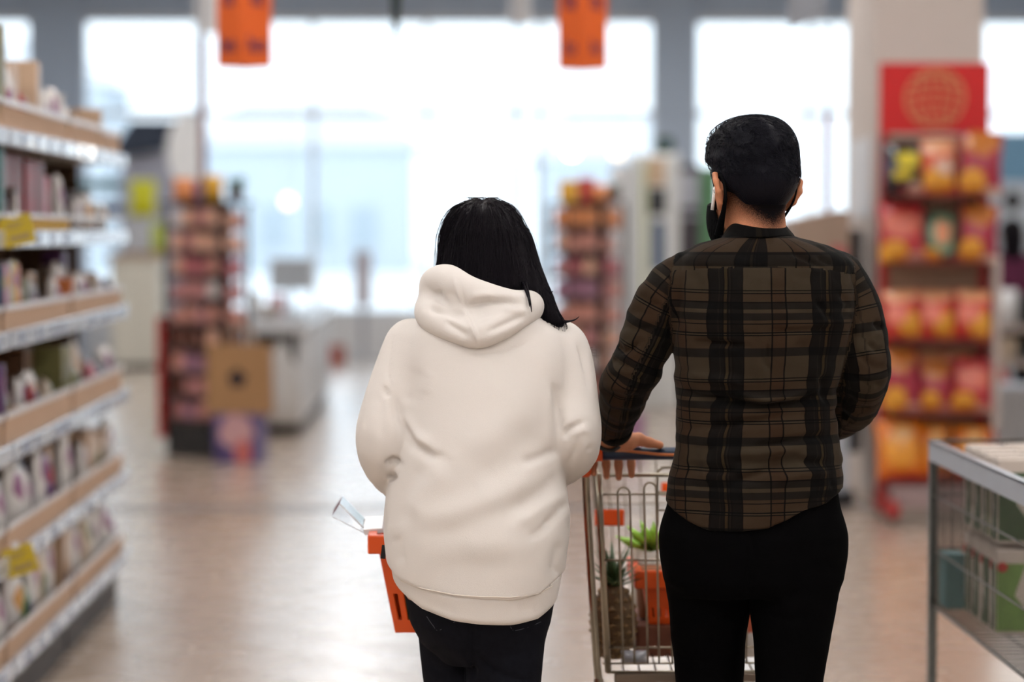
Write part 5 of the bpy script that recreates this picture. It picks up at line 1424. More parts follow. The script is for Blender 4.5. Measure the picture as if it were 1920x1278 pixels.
wz.build('loose_strands', M_hair_w, w_hair, w_org)

# jeans
def f_jeans(p):
    d = w_hips(p)
    for (pp, rr) in wleg: d = smin(d, sd_chain(p, pp, rr), .012)
    d = smax(d, p[:, 2] - .92, .005)
    return smax(d, .045 - p[:, 2], .004)
j_folds = [([(890, 1225), (925, 1256), (965, 1270), (1002, 1275)], -5, 5, .4), ([(886, 1165), (884, 1200), (886, 1245), (890, 1278)], -8, 6), ([(810, 1210), (850, 1240), (880, 1262)], -4, 12), ([(800, 1240), (830, 1262)], -4, 8), ([(950, 1195), (985, 1205)], 3, 12)]
V, Q, N = cloth('jeans', f_jeans, (-.30, 4.68, .02), (.26, 5.14, .95), .0055, M_denim, None, w_org, j_folds, [((14, 10, 10), .006, 2), ((30, 20, 16), .003, 6)])
jeans = make_part('jeans', V, Q, M_denim, woman, w_org)
M_stitch = pm('grey_thread', (.06, .065, .08), rough=.9)
for nm, pl in (('pocket_stitching', [(800, 1155), (812, 1172), (822, 1181), (846, 1168), (862, 1160)]), ('pocket_stitching', [(948, 1160), (956, 1172), (964, 1181), (990, 1175), (1014, 1165)])):
    pts = [on_back(a, b, f_jeans, off=.0015) for a, b in catmull(pl, 5)]
    MB().tube(pts, .0008, 5).build(nm, M_stitch, jeans, w_org)
shoe('shoe', wleg[0][0][-1], .08, M_black_shoe, M_white_sole, woman, w_org)
shoe('shoe', wleg[1][0][-1], -.08, M_black_shoe, M_white_sole, woman, w_org)
EYE = pm('eye_white', (.8, .8, .78), rough=.2, noise=0)
IRIS = pm('brown_iris', (.03, .015, .008), rough=.2, noise=0)
def face_bits(root, org, c, yaw, pitch, skin_lips=True):
    for s in (-1, 1):
        e = from_local((s * .031, .078, .008), c, yaw, pitch); n_ = from_local((s * .031, .0875, .008), c, yaw, pitch)
        eye = MB().lathe([(.001, -.0118), (.007, -.0095), (.011, -.005), (.012, 0), (.011, .005), (.007, .0095), (.001, .0118)], e, 14).build('eye', EYE, root, org)
        MB().lathe([(.0005, -.0045), (.0032, -.003), (.0045, 0), (.0032, .003), (.0005, .0045)], n_, 12).build('iris', IRIS, eye, org)
        b0 = [from_local((s * x, y, z), c, yaw, pitch) for x, y, z in ((.015, .092, .030), (.03, .092, .035), (.046, .080, .030))]
        MB().tube(catmull(b0, 4), .0028, 6, flat=.6).build('eyebrow', M_hair_w, root, org)
face_bits(woman, w_org, w_head, w_yaw, -.06)
lp = [from_local((x, y, -.058), w_head, w_yaw, -.06) for x, y in ((-.02, .088), (-.008, .0945), (.008, .0945), (.02, .088))]
MB().tube(catmull(lp, 4), [.003] * 13, 8).build('lips', pm('lip_red', (.45, .12, .12), rough=.4), woman, w_org)

# ---------------------------------------------------------------- the man in the plaid shirt
YM = 4.85
m_org = tuple(W(1412, 1100, YM)[:2]) + (0.0,)
M_skin_m = skin_mat('tanned_skin', (.70, .29, .155))
M_hair_m = hair_mat('black_short_hair', (.005, .005, .009), .45)
M_plaid = plaid_mat()
M_black = pm('black_cotton', (.0018, .0017, .002), rough=.85, spec=.03, noise=.3, nscale=80, bump=.2, bscale=500)
M_mask = pm('black_mask_cloth', (.004, .004, .005), rough=.8, spec=.06)

m_torso = Stack([(441, 1372, 1480, .066, .006), (449, 1345, 1508, .078), (458, 1314, 1538, .088), (470, 1284, 1570, .10), (486, 1266, 1596, .112), (530, 1259, 1606, .124), (600, 1262, 1600, .13), (680, 1266, 1580, .124), (720, 1268, 1568, .118),
                 (800, 1268, 1568, .112), (860, 1264, 1577, .114), (900, 1252, 1582, .12), (940, 1248, 1578, .122), (1010, 1250, 1572, .122)], YM)
ml_rows = [(1279, 522, 4.86, .050), (1243, 565, 4.86, .053), (1214, 635, 4.875, .051), (1182, 704, 4.90, .050), (1162, 765, 5.02, .044), (1151, 808, 5.105, .034)]
mr_rows = [(1572, 522, 4.86, .050), (1600, 570, 4.855, .051), (1612, 640, 4.85, .052), (1620, 700, 4.85, .051), (1604, 752, 4.93, .049), (1566, 784, 5.04, .043), (1528, 806, 5.115, .034)]
ml_p, ml_r = arm_pts(ml_rows); mr_p, mr_r = arm_pts(mr_rows)
TAIL_X = [1235, 1248, 1262, 1290, 1340, 1390, 1440, 1500, 1556, 1572, 1590]
TAIL_Y = [925, 938, 958, 982, 996, 997, 988, 965, 948, 936, 926]
def f_shirt_t(p): return smax(m_torso(p), zcurve(p[:, 0], TAIL_X, TAIL_Y, 4.735) - p[:, 2], .005)
def m_arms(p): return np.minimum(sd_chain(p, ml_p, ml_r), sd_chain(p, mr_p, mr_r))
def f_shirt(p): return smin(f_shirt_t(p), m_arms(p), .012)
m_folds = [([(1295, 636), (1340, 640), (1400, 646)], -5, 5, .6), ([(1440, 617), (1500, 618), (1570, 613)], -4.5, 5, .6), ([(1560, 600), (1530, 560)], -4, 7), ([(1440, 642), (1436, 680), (1445, 700)], -4, 6),
           ([(1275, 722), (1310, 742), (1360, 748), (1430, 760), (1500, 752), (1560, 730)], -9, 9, .5), ([(1280, 700), (1340, 712), (1400, 718)], 4, 9), ([(1390, 745), (1440, 752), (1500, 745)], 6, 6),
           ([(1300, 800), (1360, 796), (1430, 786), (1500, 775)], -5, 9, .4), ([(1400, 840), (1470, 828), (1560, 812)], -5, 8, .4), ([(1330, 852), (1400, 850), (1500, 840)], 4, 10), ([(1400, 872), (1450, 862), (1510, 850)], -4, 7),
           ([(1340, 905), (1400, 895), (1450, 872), (1500, 862), (1575, 868)], -9, 9, .5), ([(1280, 870), (1330, 880), (1390, 885)], -5, 9), ([(1450, 905), (1500, 890), (1560, 885)], 5, 10), ([(1275, 905), (1340, 918), (1410, 908)], -2, 9), ([(1556, 900), (1566, 920)], -3, 5),
           ([(1262, 500), (1256, 540), (1252, 580), (1258, 640)], -5, 4), ([(1592, 497), (1606, 540), (1606, 590), (1590, 650)], -5, 4), ([(1270, 505), (1330, 500), (1430, 498), (1530, 500), (1600, 513)], -2.6, 3.4),
           ([(1480, 470), (1520, 490), (1545, 500)], -3, 5), ([(1530, 480), (1560, 495)], -3, 5), ([(1262, 470), (1280, 480)], 4, 6), ([(1570, 545), (1590, 570), (1580, 600)], -4, 6),
           ([(1196, 548), (1215, 566), (1240, 572)], -4, 6, .4), ([(1158, 640), (1166, 655), (1182, 652), (1200, 640)], -9, 6, .6), ([(1140, 668), (1160, 680), (1190, 690)], -7, 7, .5), ([(1132, 700), (1170, 712), (1215, 708)], -5, 8), ([(1150, 610), (1190, 618), (1230, 612)], -4, 8), ([(1130, 735), (1170, 748), (1205, 742)], -5, 8), ([(1145, 770), (1185, 775)], -4, 7), ([(1185, 590), (1220, 600), (1250, 596)], 3, 8), ([(1235, 660), (1250, 640), (1256, 610)], -5, 7),
           ([(1640, 600), (1655, 618)], -8, 6, .5), ([(1625, 640), (1645, 655), (1662, 650)], -6, 6, .5), ([(1600, 660), (1640, 690), (1668, 686)], -5, 8), ([(1590, 700), (1625, 722), (1662, 720)], -5, 8), ([(1580, 740), (1612, 765), (1640, 770)], -5, 8), ([(1600, 620), (1630, 612)], 3, 8), ([(1572, 770), (1600, 795)], -5, 7),
           ([(1426, 505), (1426, 600), (1430, 720), (1420, 800)], 1.6, 12), ([(1310, 760), (1300, 850), (1290, 930)], -3, 14), ([(1540, 700), (1555, 760)], -5, 9)]
V, Q, N = cloth('shirt', f_shirt, (.24, 4.68, .88), (.92, 5.22, 1.60), .0042, M_plaid, None, m_org, [(a[0], a[1] * (2.0 if all(1270 < q[0] < 1565 for q in a[0]) else 1.1)) + tuple(a[2:]) for a in m_folds], [((10, 8, 16), .008, 21), ((26, 16, 44), .006, 22), ((60, 40, 70), .002, 23)])
dt = f_shirt_t(V); da_l = sd_chain(V, ml_p, ml_r); da_r = sd_chain(V, mr_p, mr_r)
seamx = lambda side: np.interp(proj(V.astype(float))[1], [470, 500, 560, 640, 700], [1268, 1260, 1254, 1260, 1270] if side < 0 else [1592, 1600, 1606, 1596, 1578])
pxv, pyv = proj(V.astype(float))
is_l = (da_l < dt + .004) & (pxv < seamx(-1)); is_r = (da_r < dt + .004) & (pxv > seamx(1))
cx, cy, aa, bb = m_torso.par(V[:, 2])
th = np.arctan2((V[:, 0] - cx) / aa, -(V[:, 1] - cy) / bb)
ref = W(1363, 700, 4.74)[0]; ucx = ref - .003
am = np.interp(V[:, 2], [1.0, 1.12, 1.3, 1.45, 1.6], [.172, .163, .172, .176, .15])
warp = vnoise(V * 9, 31) * .006
pu = ell_arc(th, am) + (cx - ref) + warp + .1925 * 10
pv = (W(1400, 537, 4.74)[2] - V[:, 2]) + vnoise(V * np.array((7, 7, 7), np.float32), 33) * .008 + .177 * 10
yoke = (pyv < np.interp(pxv, [1262, 1330, 1430, 1530, 1600], [506, 501, 499, 501, 513])) & (V[:, 1] < YM + .05)
def arm_uv(p, pts):
    P = np.array(pts); best = np.full(len(p), 1e9); s_ = np.zeros(len(p)); a_ = np.zeros(len(p)); L = 0
    for i in range(len(P) - 1):
        ab = P[i + 1] - P[i]; l = np.linalg.norm(ab); t = np.clip(((p - P[i]) @ ab) / (l * l), 0, 1)
        q = p - P[i] - t[:, None] * ab; d = np.linalg.norm(q, axis=1)
        z = ab / l; e1 = np.cross(z, (0, 1, 0)); e1 /= np.linalg.norm(e1); e2 = np.cross(z, e1)
        m = d < best; best[m] = d[m]; s_[m] = (L + t * l)[m]; a_[m] = np.arctan2(q @ e1, -(q @ e2))[m]; L += l
    return a_ * .05, s_
for msk, pts, du in ((is_l, ml_p, .05), (is_r, mr_p, .11)):
    u_, v_ = arm_uv(V[msk].astype(float), pts)
    pu[msk] = u_ + du + 1.925 + warp[msk]; pv[msk] = v_ + .02 + 1.77
pu_y = pu - .047; pv_y = pv * 0 + (W(1400, 516, 4.74)[2] - V[:, 2]) * .55 + 1.77 + .052
fl = is_l[Q].sum(1) >= 2; fr = is_r[Q].sum(1) >= 2; fy = (yoke[Q].sum(1) >= 2) & ~fl & ~fr
# body under the clothes
m_head = W(1410, 362, 4.875); m_yaw = .38; m_pit = -.03
BAR = (5.205, W(1180, 850, 5.205)[2])
hx = [W(a, 870, BAR[0] + .03)[0] for a in (1113, 1137, 1160, 1184)]
ml_hand = grip_hand(W(1150, 822, 5.125), BAR, hx, 1, .0135)
hx2 = [W(a, 870, BAR[0] + .03)[0] for a in (1440, 1463, 1486, 1509)]
mr_hand = grip_hand(W(1512, 824, 5.135), BAR, hx2, -1, .0135)
m_core = Stack([(415, 1390, 1462, .05, .012), (440, 1372, 1474, .055, .01), (458, 1330, 1522, .07), (475, 1296, 1560, .085), (530, 1276, 1586, .102), (680, 1284, 1562, .10), (800, 1284, 1552, .092), (900, 1270, 1562, .095), (960, 1262, 1566, .098), (1060, 1262, 1566, .10), (1110, 1285, 1545, .08)], YM, grow=-.012)
mlegs = [[(1322, 1010, 4.87, .095), (1328, 1120, 4.885, .082), (1328, 1200, 4.895, .071), (1330, 1290, 4.91, .064), (1332, 1420, 4.92, .056), (1332, 1560, 4.93, .054), (1330, 1800, 4.96, .040)],
         [(1498, 1010, 4.84, .095), (1488, 1120, 4.83, .084), (1484, 1200, 4.825, .072), (1481, 1290, 4.82, .063), (1478, 1420, 4.81, .056), (1480, 1560, 4.80, .054), (1484, 1780, 4.77, .040)]]
mleg = [arm_pts(r) for r in mlegs]
def f_mbody(p):
    d = m_core(p)
    for (pp, rr) in ((ml_p, ml_r), (mr_p, mr_r)): d = smin(d, sd_chain(p, pp, [max(.024, r - .021) for r in rr]), .01)
    for (pp, rr) in mleg: d = smin(d, sd_chain(p, pp, [r - .014 for r in rr]), .01)
    q = to_local(p, m_head, m_yaw, m_pit)
    hd = smin(head_sdf(q), sd_cap(q, (0, -.030, -.04), (0, -.040, -.17), .050, .058), .018)
    d = smin(d, hd, .02)
    d = smin(d, sd_ell(p, W(1163, 834, 5.162), (.034, .030, .015)), .012)
    d = smin(d, sd_hand(p, ml_hand), .008); d = smin(d, sd_hand(p, mr_hand), .008)
    for hnd, pp in ((ml_hand, ml_p), (mr_hand, mr_p)): d = smin(d, sd_cap(p, pp[-2], hnd[0][0][0], .027, .023), .012)
    return d
Vb, Qb = sdf_mesh(f_mbody, (.22, 4.58, -.005), (.94, 5.32, 1.78), .0044)
q = to_local(Vb, m_head, m_yaw, m_pit)
# cropped sides and nape: full at the hair cap, thinning downwards
nape = np.interp(np.abs(q[:, 0]), [0, .02, .045, .075], [-.104, -.092, -.068, -.030])
fade = np.clip((q[:, 2] - nape) / .062, 0, 1) ** .8
fade *= np.clip((.045 - q[:, 1]) / .02, 0, 1) * (q[:, 2] > -.13) * (q[:, 2] < .2)
earish = np.minimum(*[sd_ell(q, (s * .086, -.013, .004), (.015, .028, .043)) for s in (-1, 1)])
fade = np.where(earish < 0.0, 0, fade) * (np.abs(q[:, 0]) < .0775) * (np.abs(q[:, 1]) < .13)
man = make_part('person', Vb, Qb, M_skin_m, None, m_org, attrs={'fade': fade * .95})
man.location = m_org
setp(man, 'man with short black hair in a dark plaid shirt and face mask, pushing the trolley', 'person')
shirt = empty('shirt', (0, 0, 0)); shirt.parent = man
make_part('back_panel', V, Q, M_plaid, shirt, m_org, keep=~fl & ~fr & ~fy, attrs={'pu': pu, 'pv': pv})
make_part('yoke', V, Q, M_plaid, shirt, m_org, keep=fy, attrs={'pu': pu_y, 'pv': pv_y})
make_part('sleeve', V, Q, M_plaid, shirt, m_org, keep=fl, attrs={'pu': pu, 'pv': pv})
make_part('sleeve', V, Q, M_plaid, shirt, m_org, keep=fr, attrs={'pu': pu, 'pv': pv})
# collar
def f_collar(p):
    o = collar_s(p)
    top = p[:, 2] - zcurve(p[:, 0], [1340, 1372, 1400, 1440, 1468, 1500], [432, 419, 413, 410, 408, 420], 4.77)
    bot = zcurve(p[:, 0], [1340, 1360, 1400, 1440, 1480, 1500], [450, 448, 446, 445, 444, 446], 4.76) - p[:, 2]
    d = smax(smax(np.abs(o + .004) - .0035, top, .003), bot, .003)
    front = sd_ell(p, (collar_s.par(np.array([1.53]))[0][0] - .03, 4.97, 1.53), (.03, .05, .12))
    return smax(d, -front, .004)
collar_s = Stack([(402, 1381, 1464, .058, .012), (412, 1377, 1467, .060, .012), (425, 1366, 1477, .068, .01), (440, 1356, 1489, .078, .006), (456, 1348, 1498, .086, .004)], YM, n=2.1)
Vc, Qc = sdf_mesh(f_collar, (.36, 4.72, 1.47), (.74, 4.99, 1.62), .0028)
cxc, cyc, ac, bc = collar_s.par(Vc[:, 2]); thc = np.arctan2((Vc[:, 0] - cxc) / ac, -(Vc[:, 1] - cyc) / bc)
make_part('collar', Vc, Qc, M_plaid, shirt, m_org, attrs={'pu': ell_arc(thc, .075) * .42 + 1.925 + .004, 'pv': 1.77 + .29 * .177 + (1.58 - Vc[:, 2]) * .15})
for pp in (ml_p, mr_p):
    me = MB().tube([pp[-3] * .2 + pp[-2] * .8, pp[-2] * .3 + pp[-1] * .7, pp[-1], pp[-1] + (pp[-1] - pp[-2]) * .25], [.0395, .0385, .0365, .034], 24).mesh('cuff', m_org)
    fattr(me, 'pu', [.05 * (i % 24) / 24 * 6.28 + 1.925 for i in range(len(me.vertices))]); fattr(me, 'pv', [1.77 + .3 * .177 + .00002 * i for i in range(len(me.vertices))])
    link('cuff', me, M_plaid, shirt)
# trousers
m_hips = Stack([(895, 1258, 1572, .106), (920, 1256, 1572, .108), (960, 1248, 1578, .110), (1000, 1242, 1584, .121), (1040, 1242, 1585, .123), (1085, 1247, 1578, .118), (1112, 1270, 1556, .10)], YM)
def f_trous(p):
    d = m_hips(p)
    L_ = [sd_chain(p, pp, rr) for pp, rr in mleg]
    d = smin(d, np.minimum(L_[0], L_[1]), .014)
    d = smax(d, p[:, 2] - W(1400, 902, 4.74)[2], .005)
    return smax(d, .045 - p[:, 2], .004)
t_folds = [([(1262, 1225), (1290, 1240), (1330, 1240)], -5, 7), ([(1300, 1130), (1350, 1160), (1395, 1150)], -4, 9), ([(1430, 1150), (1480, 1165), (1530, 1150)], -4, 9), ([(1410, 1000), (1408, 1060), (1405, 1120)], -6, 6)]
V, Q, N = cloth('trousers', f_trous, (.24, 4.64, .02), (.86, 5.08, 1.06), .0055, M_black, None, m_org, t_folds, [((12, 9, 10), .007, 41), ((30, 20, 18), .003, 42)])
trousers = make_part('trousers', V, Q, M_black, man, m_org)
shoe('shoe', mleg[0][0][-1], .06, M_black_shoe, M_white_sole, man, m_org, .29)
shoe('shoe', mleg[1][0][-1], -.06, M_black_shoe, M_white_sole, man, m_org, .29)
# hair: thick on top, tapering into the cropped sides
def f_mhair(p):
    q = to_local(p, m_head, m_yaw, m_pit)
    Q_ = np.abs((q - np.array((0, -.004, .063), np.float32)) / np.array((.0795, .104, .0915), np.float32))
    d = ((Q_ ** 2.5).sum(1) ** (1 / 2.5) - 1) * .085
    d = smin(d, sd_ell(q, (0, .055, .105), (.062, .05, .036)), .02)
    inner = head_core(q) - .0015
    # lower edge: the cap thins to nothing at ear height
    taper = np.clip((q[:, 2] + .048) / .085, 0, 1)
    outer = np.maximum(head_core(q) - .012 * taper - .0005, -1)
    mixw = np.clip((q[:, 2] - .02) / .05, 0, 1)
    o = d * mixw + outer * (1 - mixw)
    low = np.interp(np.abs(q[:, 0]), [0, .04, .06, .08], [-.046, -.036, -.006, .016]) - q[:, 2]
    o = smax(o, low, .006)
    fr = q[:, 1] - np.interp(q[:, 2], [-.03, .05, .075, .14], [.012, .035, .085, .115])
    return smax(o, fr, .012)
V, Q = sdf_mesh(f_mhair, (m_head[0] - .14, m_head[1] - .16, m_head[2] - .08), (m_head[0] + .14, m_head[1] + .18, m_head[2] + .18), .0034)
N, _ = sdf_grad(f_mhair, V)
q = to_local(V, m_head, m_yaw, m_pit)
wv = vnoise(np.stack([q[:, 0] * 30 + q[:, 1] * 20, q[:, 2] * 30 - q[:, 0] * 25, q[:, 1] * 14], 1), 51) * .010 + vnoise(q * 85, 52) * .003
V = V + N * (wv * np.clip((q[:, 2] - .015) / .05, 0, 1))[:, None].astype(np.float32)
m_hair = make_part('hair', V, Q, M_hair_m, man, m_org)
strands(f_mhair, V, N, 1500, 5, .007, .0006, 13, M_hair_m, 'hair_strands', m_hair, m_org, down=(.75, -.35, -.25), start=lambda P: P[:, 2] > m_head[2] + .035, lift=.003, jit=.35)
# mask with ear loops
HL = lambda pts: [from_local(np.array(a), m_head, m_yaw, m_pit) for a in pts]
def f_mask(p):
    q = to_local(p, m_head, m_yaw, m_pit)
    b = smin(head_core(q), sd_ell(q, (0, .06, -.05), (.052, .055, .058)), .03)
    sh = np.abs(b - .005) - .0022
    fr = .028 - q[:, 1] - np.clip(-.03 - q[:, 2], 0, .1) * .15
    up = q[:, 2] - np.interp(np.abs(q[:, 0]), [0, .03, .07], [.002, -.012, -.022])
    dn = -.112 - q[:, 2]
    return smax(smax(smax(sh, fr, .003), up, .003), dn, .003)
V, Q = sdf_mesh(f_mask, (m_head[0] - .16, m_head[1] - .08, m_head[2] - .14), (m_head[0] + .14, m_head[1] + .17, m_head[2] + .05), .0034)
mask = make_part('face_mask', V, Q, M_mask, man, m_org)
for s in (-1, 1):
    loop = catmull(HL([(s * .066, .034, -.030), (s * .076, .018, .0), (s * .081, .006, .030), (s * .084, -.016, .038), (s * .083, -.034, .022), (s * .080, -.036, -.005), (s * .075, -.020, -.032), (s * .068, .004, -.055), (s * .060, .032, -.085)]), 5)
    wd = list(np.interp(np.linspace(0, 1, len(loop)), [0, .3, .6, .8, 1], [.007, .0035, .0035, .0055, .010]))
    MB().tube(loop, wd, 8, flat=.5).build('ear_loop', M_mask, mask, m_org)
M_bud = pm('white_gloss_plastic', (.85, .85, .85), rough=.25, noise=0)
bud = empty('earbud'); bud.parent = man
b0, b1 = HL([(-.086, -.002, .004), (-.089, .004, -.034)])
MB().tube([b0, b0 * .5 + b1 * .5, b1], [.0040, .0034, .0034], 12).build('stem', M_bud, bud, m_org)
MB().lathe([(.001, -.008), (.006, -.006), (.008, 0), (.006, .006), (.001, .008)], HL([(-.083, -.004, .006)])[0], 14).build('ear_tip', M_bud, bud, m_org)
face_bits(man, m_org, m_head, m_yaw, m_pit)
# black band on the left wrist
c = W(1146, 826, 5.122); ax_ = (ml_hand[0][0][0] - ml_p[-2]); ax_ /= np.linalg.norm(ax_)
e1 = np.cross(ax_, (0, 0, 1)); e1 /= np.linalg.norm(e1); e2 = np.cross(ax_, e1)
cw = ml_hand[0][0][0] - ax_ * .012
MB().tube([cw + .0315 * (e1 * math.cos(a) + e2 * math.sin(a)) for a in np.linspace(0, 2 * math.pi, 24, endpoint=False)], .0045, 8, closed=True).build('wristband', pm('black_rubber', (.008, .008, .008), rough=.5), man, m_org)
# ---------------------------------------------------------------- cashier far behind, dark hair and plum top
c_x = W(1896, 440, 17.6)[0]; CY = 17.6; co = (c_x, CY, 0.0)
c_head = (c_x, CY, 1.50)
def f_cbody(p):
    q = (p - np.array(co, np.float32)) * np.array((1, -1, 1), np.float32); a = np.abs(q[:, 0])
    s = np.stack([a, q[:, 1], q[:, 2]], 1)
    d = sd_ell(q, (0, 0, 1.16), (.15, .09, .24)); d = smin(d, sd_ell(q, (0, 0, .92), (.15, .10, .15)), .06)
    d = smin(d, sd_chain(s, [(.15, 0, 1.33), (.20, .02, 1.08), (.17, -.16, .96)], [.045, .038, .026], .02), .03)
    d = smin(d, sd_chain(s, [(.16, -.17, .955), (.145, -.23, .94)], [.026, .016], .01), .01)
    d = smin(d, sd_chain(s, [(.08, 0, .88), (.09, .0, .48), (.09, .02, .06)], [.075, .05, .035], .02), .03)
    d = smin(d, sd_chain(s, [(.09, .0, .04), (.09, -.14, .03)], [.035, .03], .01), .02)
    h = to_local(p, c_head, 0.0, 0)
    return smin(d, smin(head_sdf(h), sd_cap(h, (0, -.02, -.06), (0, -.03, -.16), .045, .05), .02), .02)
V, Q = sdf_mesh(f_cbody, (c_x - .32, CY - .2, 0), (c_x + .32, CY + .36, 1.66), .013)
csh = make_part('person', V, Q, M_skin_w, None, co); csh.location = co
setp(csh, 'distant cashier with dark hair and plum top, partly hidden at the right edge', 'person')
def f_ctop(p):
    q = (p - np.array(co, np.float32)) * np.array((1, -1, 1), np.float32); s = np.stack([np.abs(q[:, 0]), q[:, 1], q[:, 2]], 1)
    d = sd_ell(q, (0, 0, 1.15), (.17, .11, .27)); d = smin(d, sd_chain(s, [(.15, 0, 1.33), (.20, .02, 1.08), (.175, -.14, .97)], [.058, .05, .036], .02), .03)
    return smax(smax(d, .88 - q[:, 2], .01), q[:, 2] - 1.40, .01)
V, Q = sdf_mesh(f_ctop, (c_x - .32, CY - .2, .8), (c_x + .32, CY + .3, 1.46), .013)
make_part('top', V, Q, pm('plum_cloth', (.10, .008, .045), rough=.8), csh, co)
def f_chair(p):
    h = to_local(p, c_head, 0.0, 0)
    d = smin(sd_ell(h, (0, -.02, .04), (.092, .11, .10)), sd_ell(h, (0, -.06, -.06), (.085, .055, .13)), .03)
    return smax(d, -sd_ell(h, (0, .11, -.03), (.065, .07, .10)), .01)
V, Q = sdf_mesh(f_chair, (c_x - .14, CY - .16, 1.3), (c_x + .14, CY + .16, 1.68), .010)
make_part('hair', V, Q, M_hair_w, csh, co)
def f_ctr(p):
    q = (p - np.array(co, np.float32)) * np.array((1, -1, 1), np.float32); s = np.stack([np.abs(q[:, 0]), q[:, 1], q[:, 2]], 1)
    d = sd_ell(q, (0, 0, .88), (.165, .115, .13)); d = smin(d, sd_chain(s, [(.08, 0, .86), (.09, .0, .48), (.09, .02, .08)], [.088, .062, .052], .02), .03)
    return smax(d, .06 - q[:, 2], .005)
V, Q = sdf_mesh(f_ctr, (c_x - .26, CY - .2, 0), (c_x + .26, CY + .2, 1.06), .014)
make_part('trousers', V, Q, M_black, csh, co)
face_bits(csh, co, c_head, 0.0, 0)
# ================================================================ shopping trolley
M_chrome = pm('worn_chrome', (.36, .32, .25), rough=.28, metal=.9, noise=.12, nscale=30)
M_navy = pm('navy_grip', (.018, .04, .085), rough=.4, noise=.05)
M_rubber = pm('grey_rubber', (.10, .10, .11), rough=.6)
ty, tz = BAR
txa = W(1100, 850, ty)[0]; txb = txa + .53; tcx = (txa + txb) / 2
tro = empty('shopping_trolley', (tcx, ty, 0), 0, 'wire shopping trolley with navy and orange handle, pushed by the man', 'trolley')
og = (tcx, ty, 0)
x0, x1 = txa + .026, txb - .026
MB().tube([(x0, ty, tz), (x1, ty, tz)], .0138, 16).build('handle_bar', M_navy, tro, og)
wv = [(x, ty - .0142, tz + .004 + .0055 * math.sin((x - x0) / (x1 - x0) * 10.5 + 1.2)) for x in np.linspace(x0 + .05, x1 - .05, 50)]
MB().tube(wv, .0032, 6, flat=.45).build('orange_stripe', pm('apricot_print', (.75, .25, .09), rough=.4), tro, og)
zg = W(1128, 890, 5.28)[2]
RB, RT = zg - .435, zg        # rear basket bottom and top
gy = 5.275; gfy = 6.08
for s, xe in ((-1, txa), (1, txb)):
    MB().tube(catmull([(xe - s * .034, ty, tz), (xe - s * .012, ty + .002, tz - .003), (xe + s * .000, ty + .015, tz - .022), (xe + s * .001, ty + .024, tz - .05)], 4), [.0165] * 4 + [.0155] * 4 + [.013] * 4 + [.010], 12).build('end_cap', M_orange, tro, og)
    # rear posts that run down from the handle to the chassis
    MB().tube(catmull([(xe + s * .001, ty + .024, tz - .045), (xe - s * .004, gy - .03, RT - .08), (xe - s * .022, gy - .02, RB + .08), (xe - s * .030, gy - .02, RB - .02)], 5), .0085, 10).build('rear_post', M_chrome, tro, og)
    MB().tube([(xe - s * .030, gy, RT + .004), (xe - s * .034, gy, RT - .1), (xe - s * .052, gy, RB)], .0075, 10).build('rear_post', M_chrome, tro, og)
    MB().tube(catmull([(xe - s * .030, gy - .02, RB - .01), (xe - s * .03, gy - .03, RB - .15), (xe - s * .015, gy - .02, .20), (xe - s * .01, gy + .0, .12)], 4), .0105, 10).build('leg', M_chrome, tro, og)
    MB().tube(catmull([(xe - s * .02, gy, .16), (xe - s * .05, 5.7, .19), (xe - s * .09, gfy - .1, .20)], 4), .0105, 10).build('chassis_bar', M_chrome, tro, og)
xL, xR = txa + .028, txb - .028
fL, fR = xL + .06, xR - .06; FB, FT = RB + .05, RT - .03
def wall_wires(name, P, nv, hs, r=.0018, loops=False, rim=.0045):
    """P: bottom-a, bottom-b, top-b, top-a"""
    P = [np.array(p, float) for p in P]; m = MB()
    for i in range(nv + 1):
        t = i / nv; a = P[0] + (P[1] - P[0]) * t; b = P[3] + (P[2] - P[3]) * t; m.tube([a, b], r, 6, caps=False)
    for h in hs:
        a = P[0] + (P[3] - P[0]) * h; b = P[1] + (P[2] - P[1]) * h; m.tube([a, b], r, 6)
    m.tube([P[3], P[2]], rim, 8); m.tube([P[0], P[1]], rim * .8, 8)
    return m.build(name, M_chrome, tro, og)
wall_wires('wire_side', [(xL + .022, gy, RB), (fL, gfy, FB), (fL - .03, gfy, FT), (xL, gy, RT)], 16, (.2, .5, .8))
wall_wires('wire_side', [(xR - .022, gy, RB), (fR, gfy, FB), (fR + .03, gfy, FT), (xR, gy, RT)], 16, (.2, .5, .8))
wall_wires('wire_front', [(fL, gfy, FB), (fR, gfy, FB), (fR + .03, gfy, FT), (fL - .03, gfy, FT)], 10, (.3, .65))
m = MB()
for i in range(13):
    t = i / 12; m.tube([(xL + .022 + (xR - xL - .044) * t, gy, RB), (fL + (fR - fL) * t, gfy, FB)], .0022, 6, caps=False)
for t in np.linspace(0, 1, 6): m.tube([(xL + .022 + (fL - xL - .022) * t, gy + (gfy - gy) * t, RB + (FB - RB) * t), (xR - .022 + (fR - xR + .022) * t, gy + (gfy - gy) * t, RB + (FB - RB) * t)], .0035, 6)
m.build('wire_floor', M_chrome, tro, og)
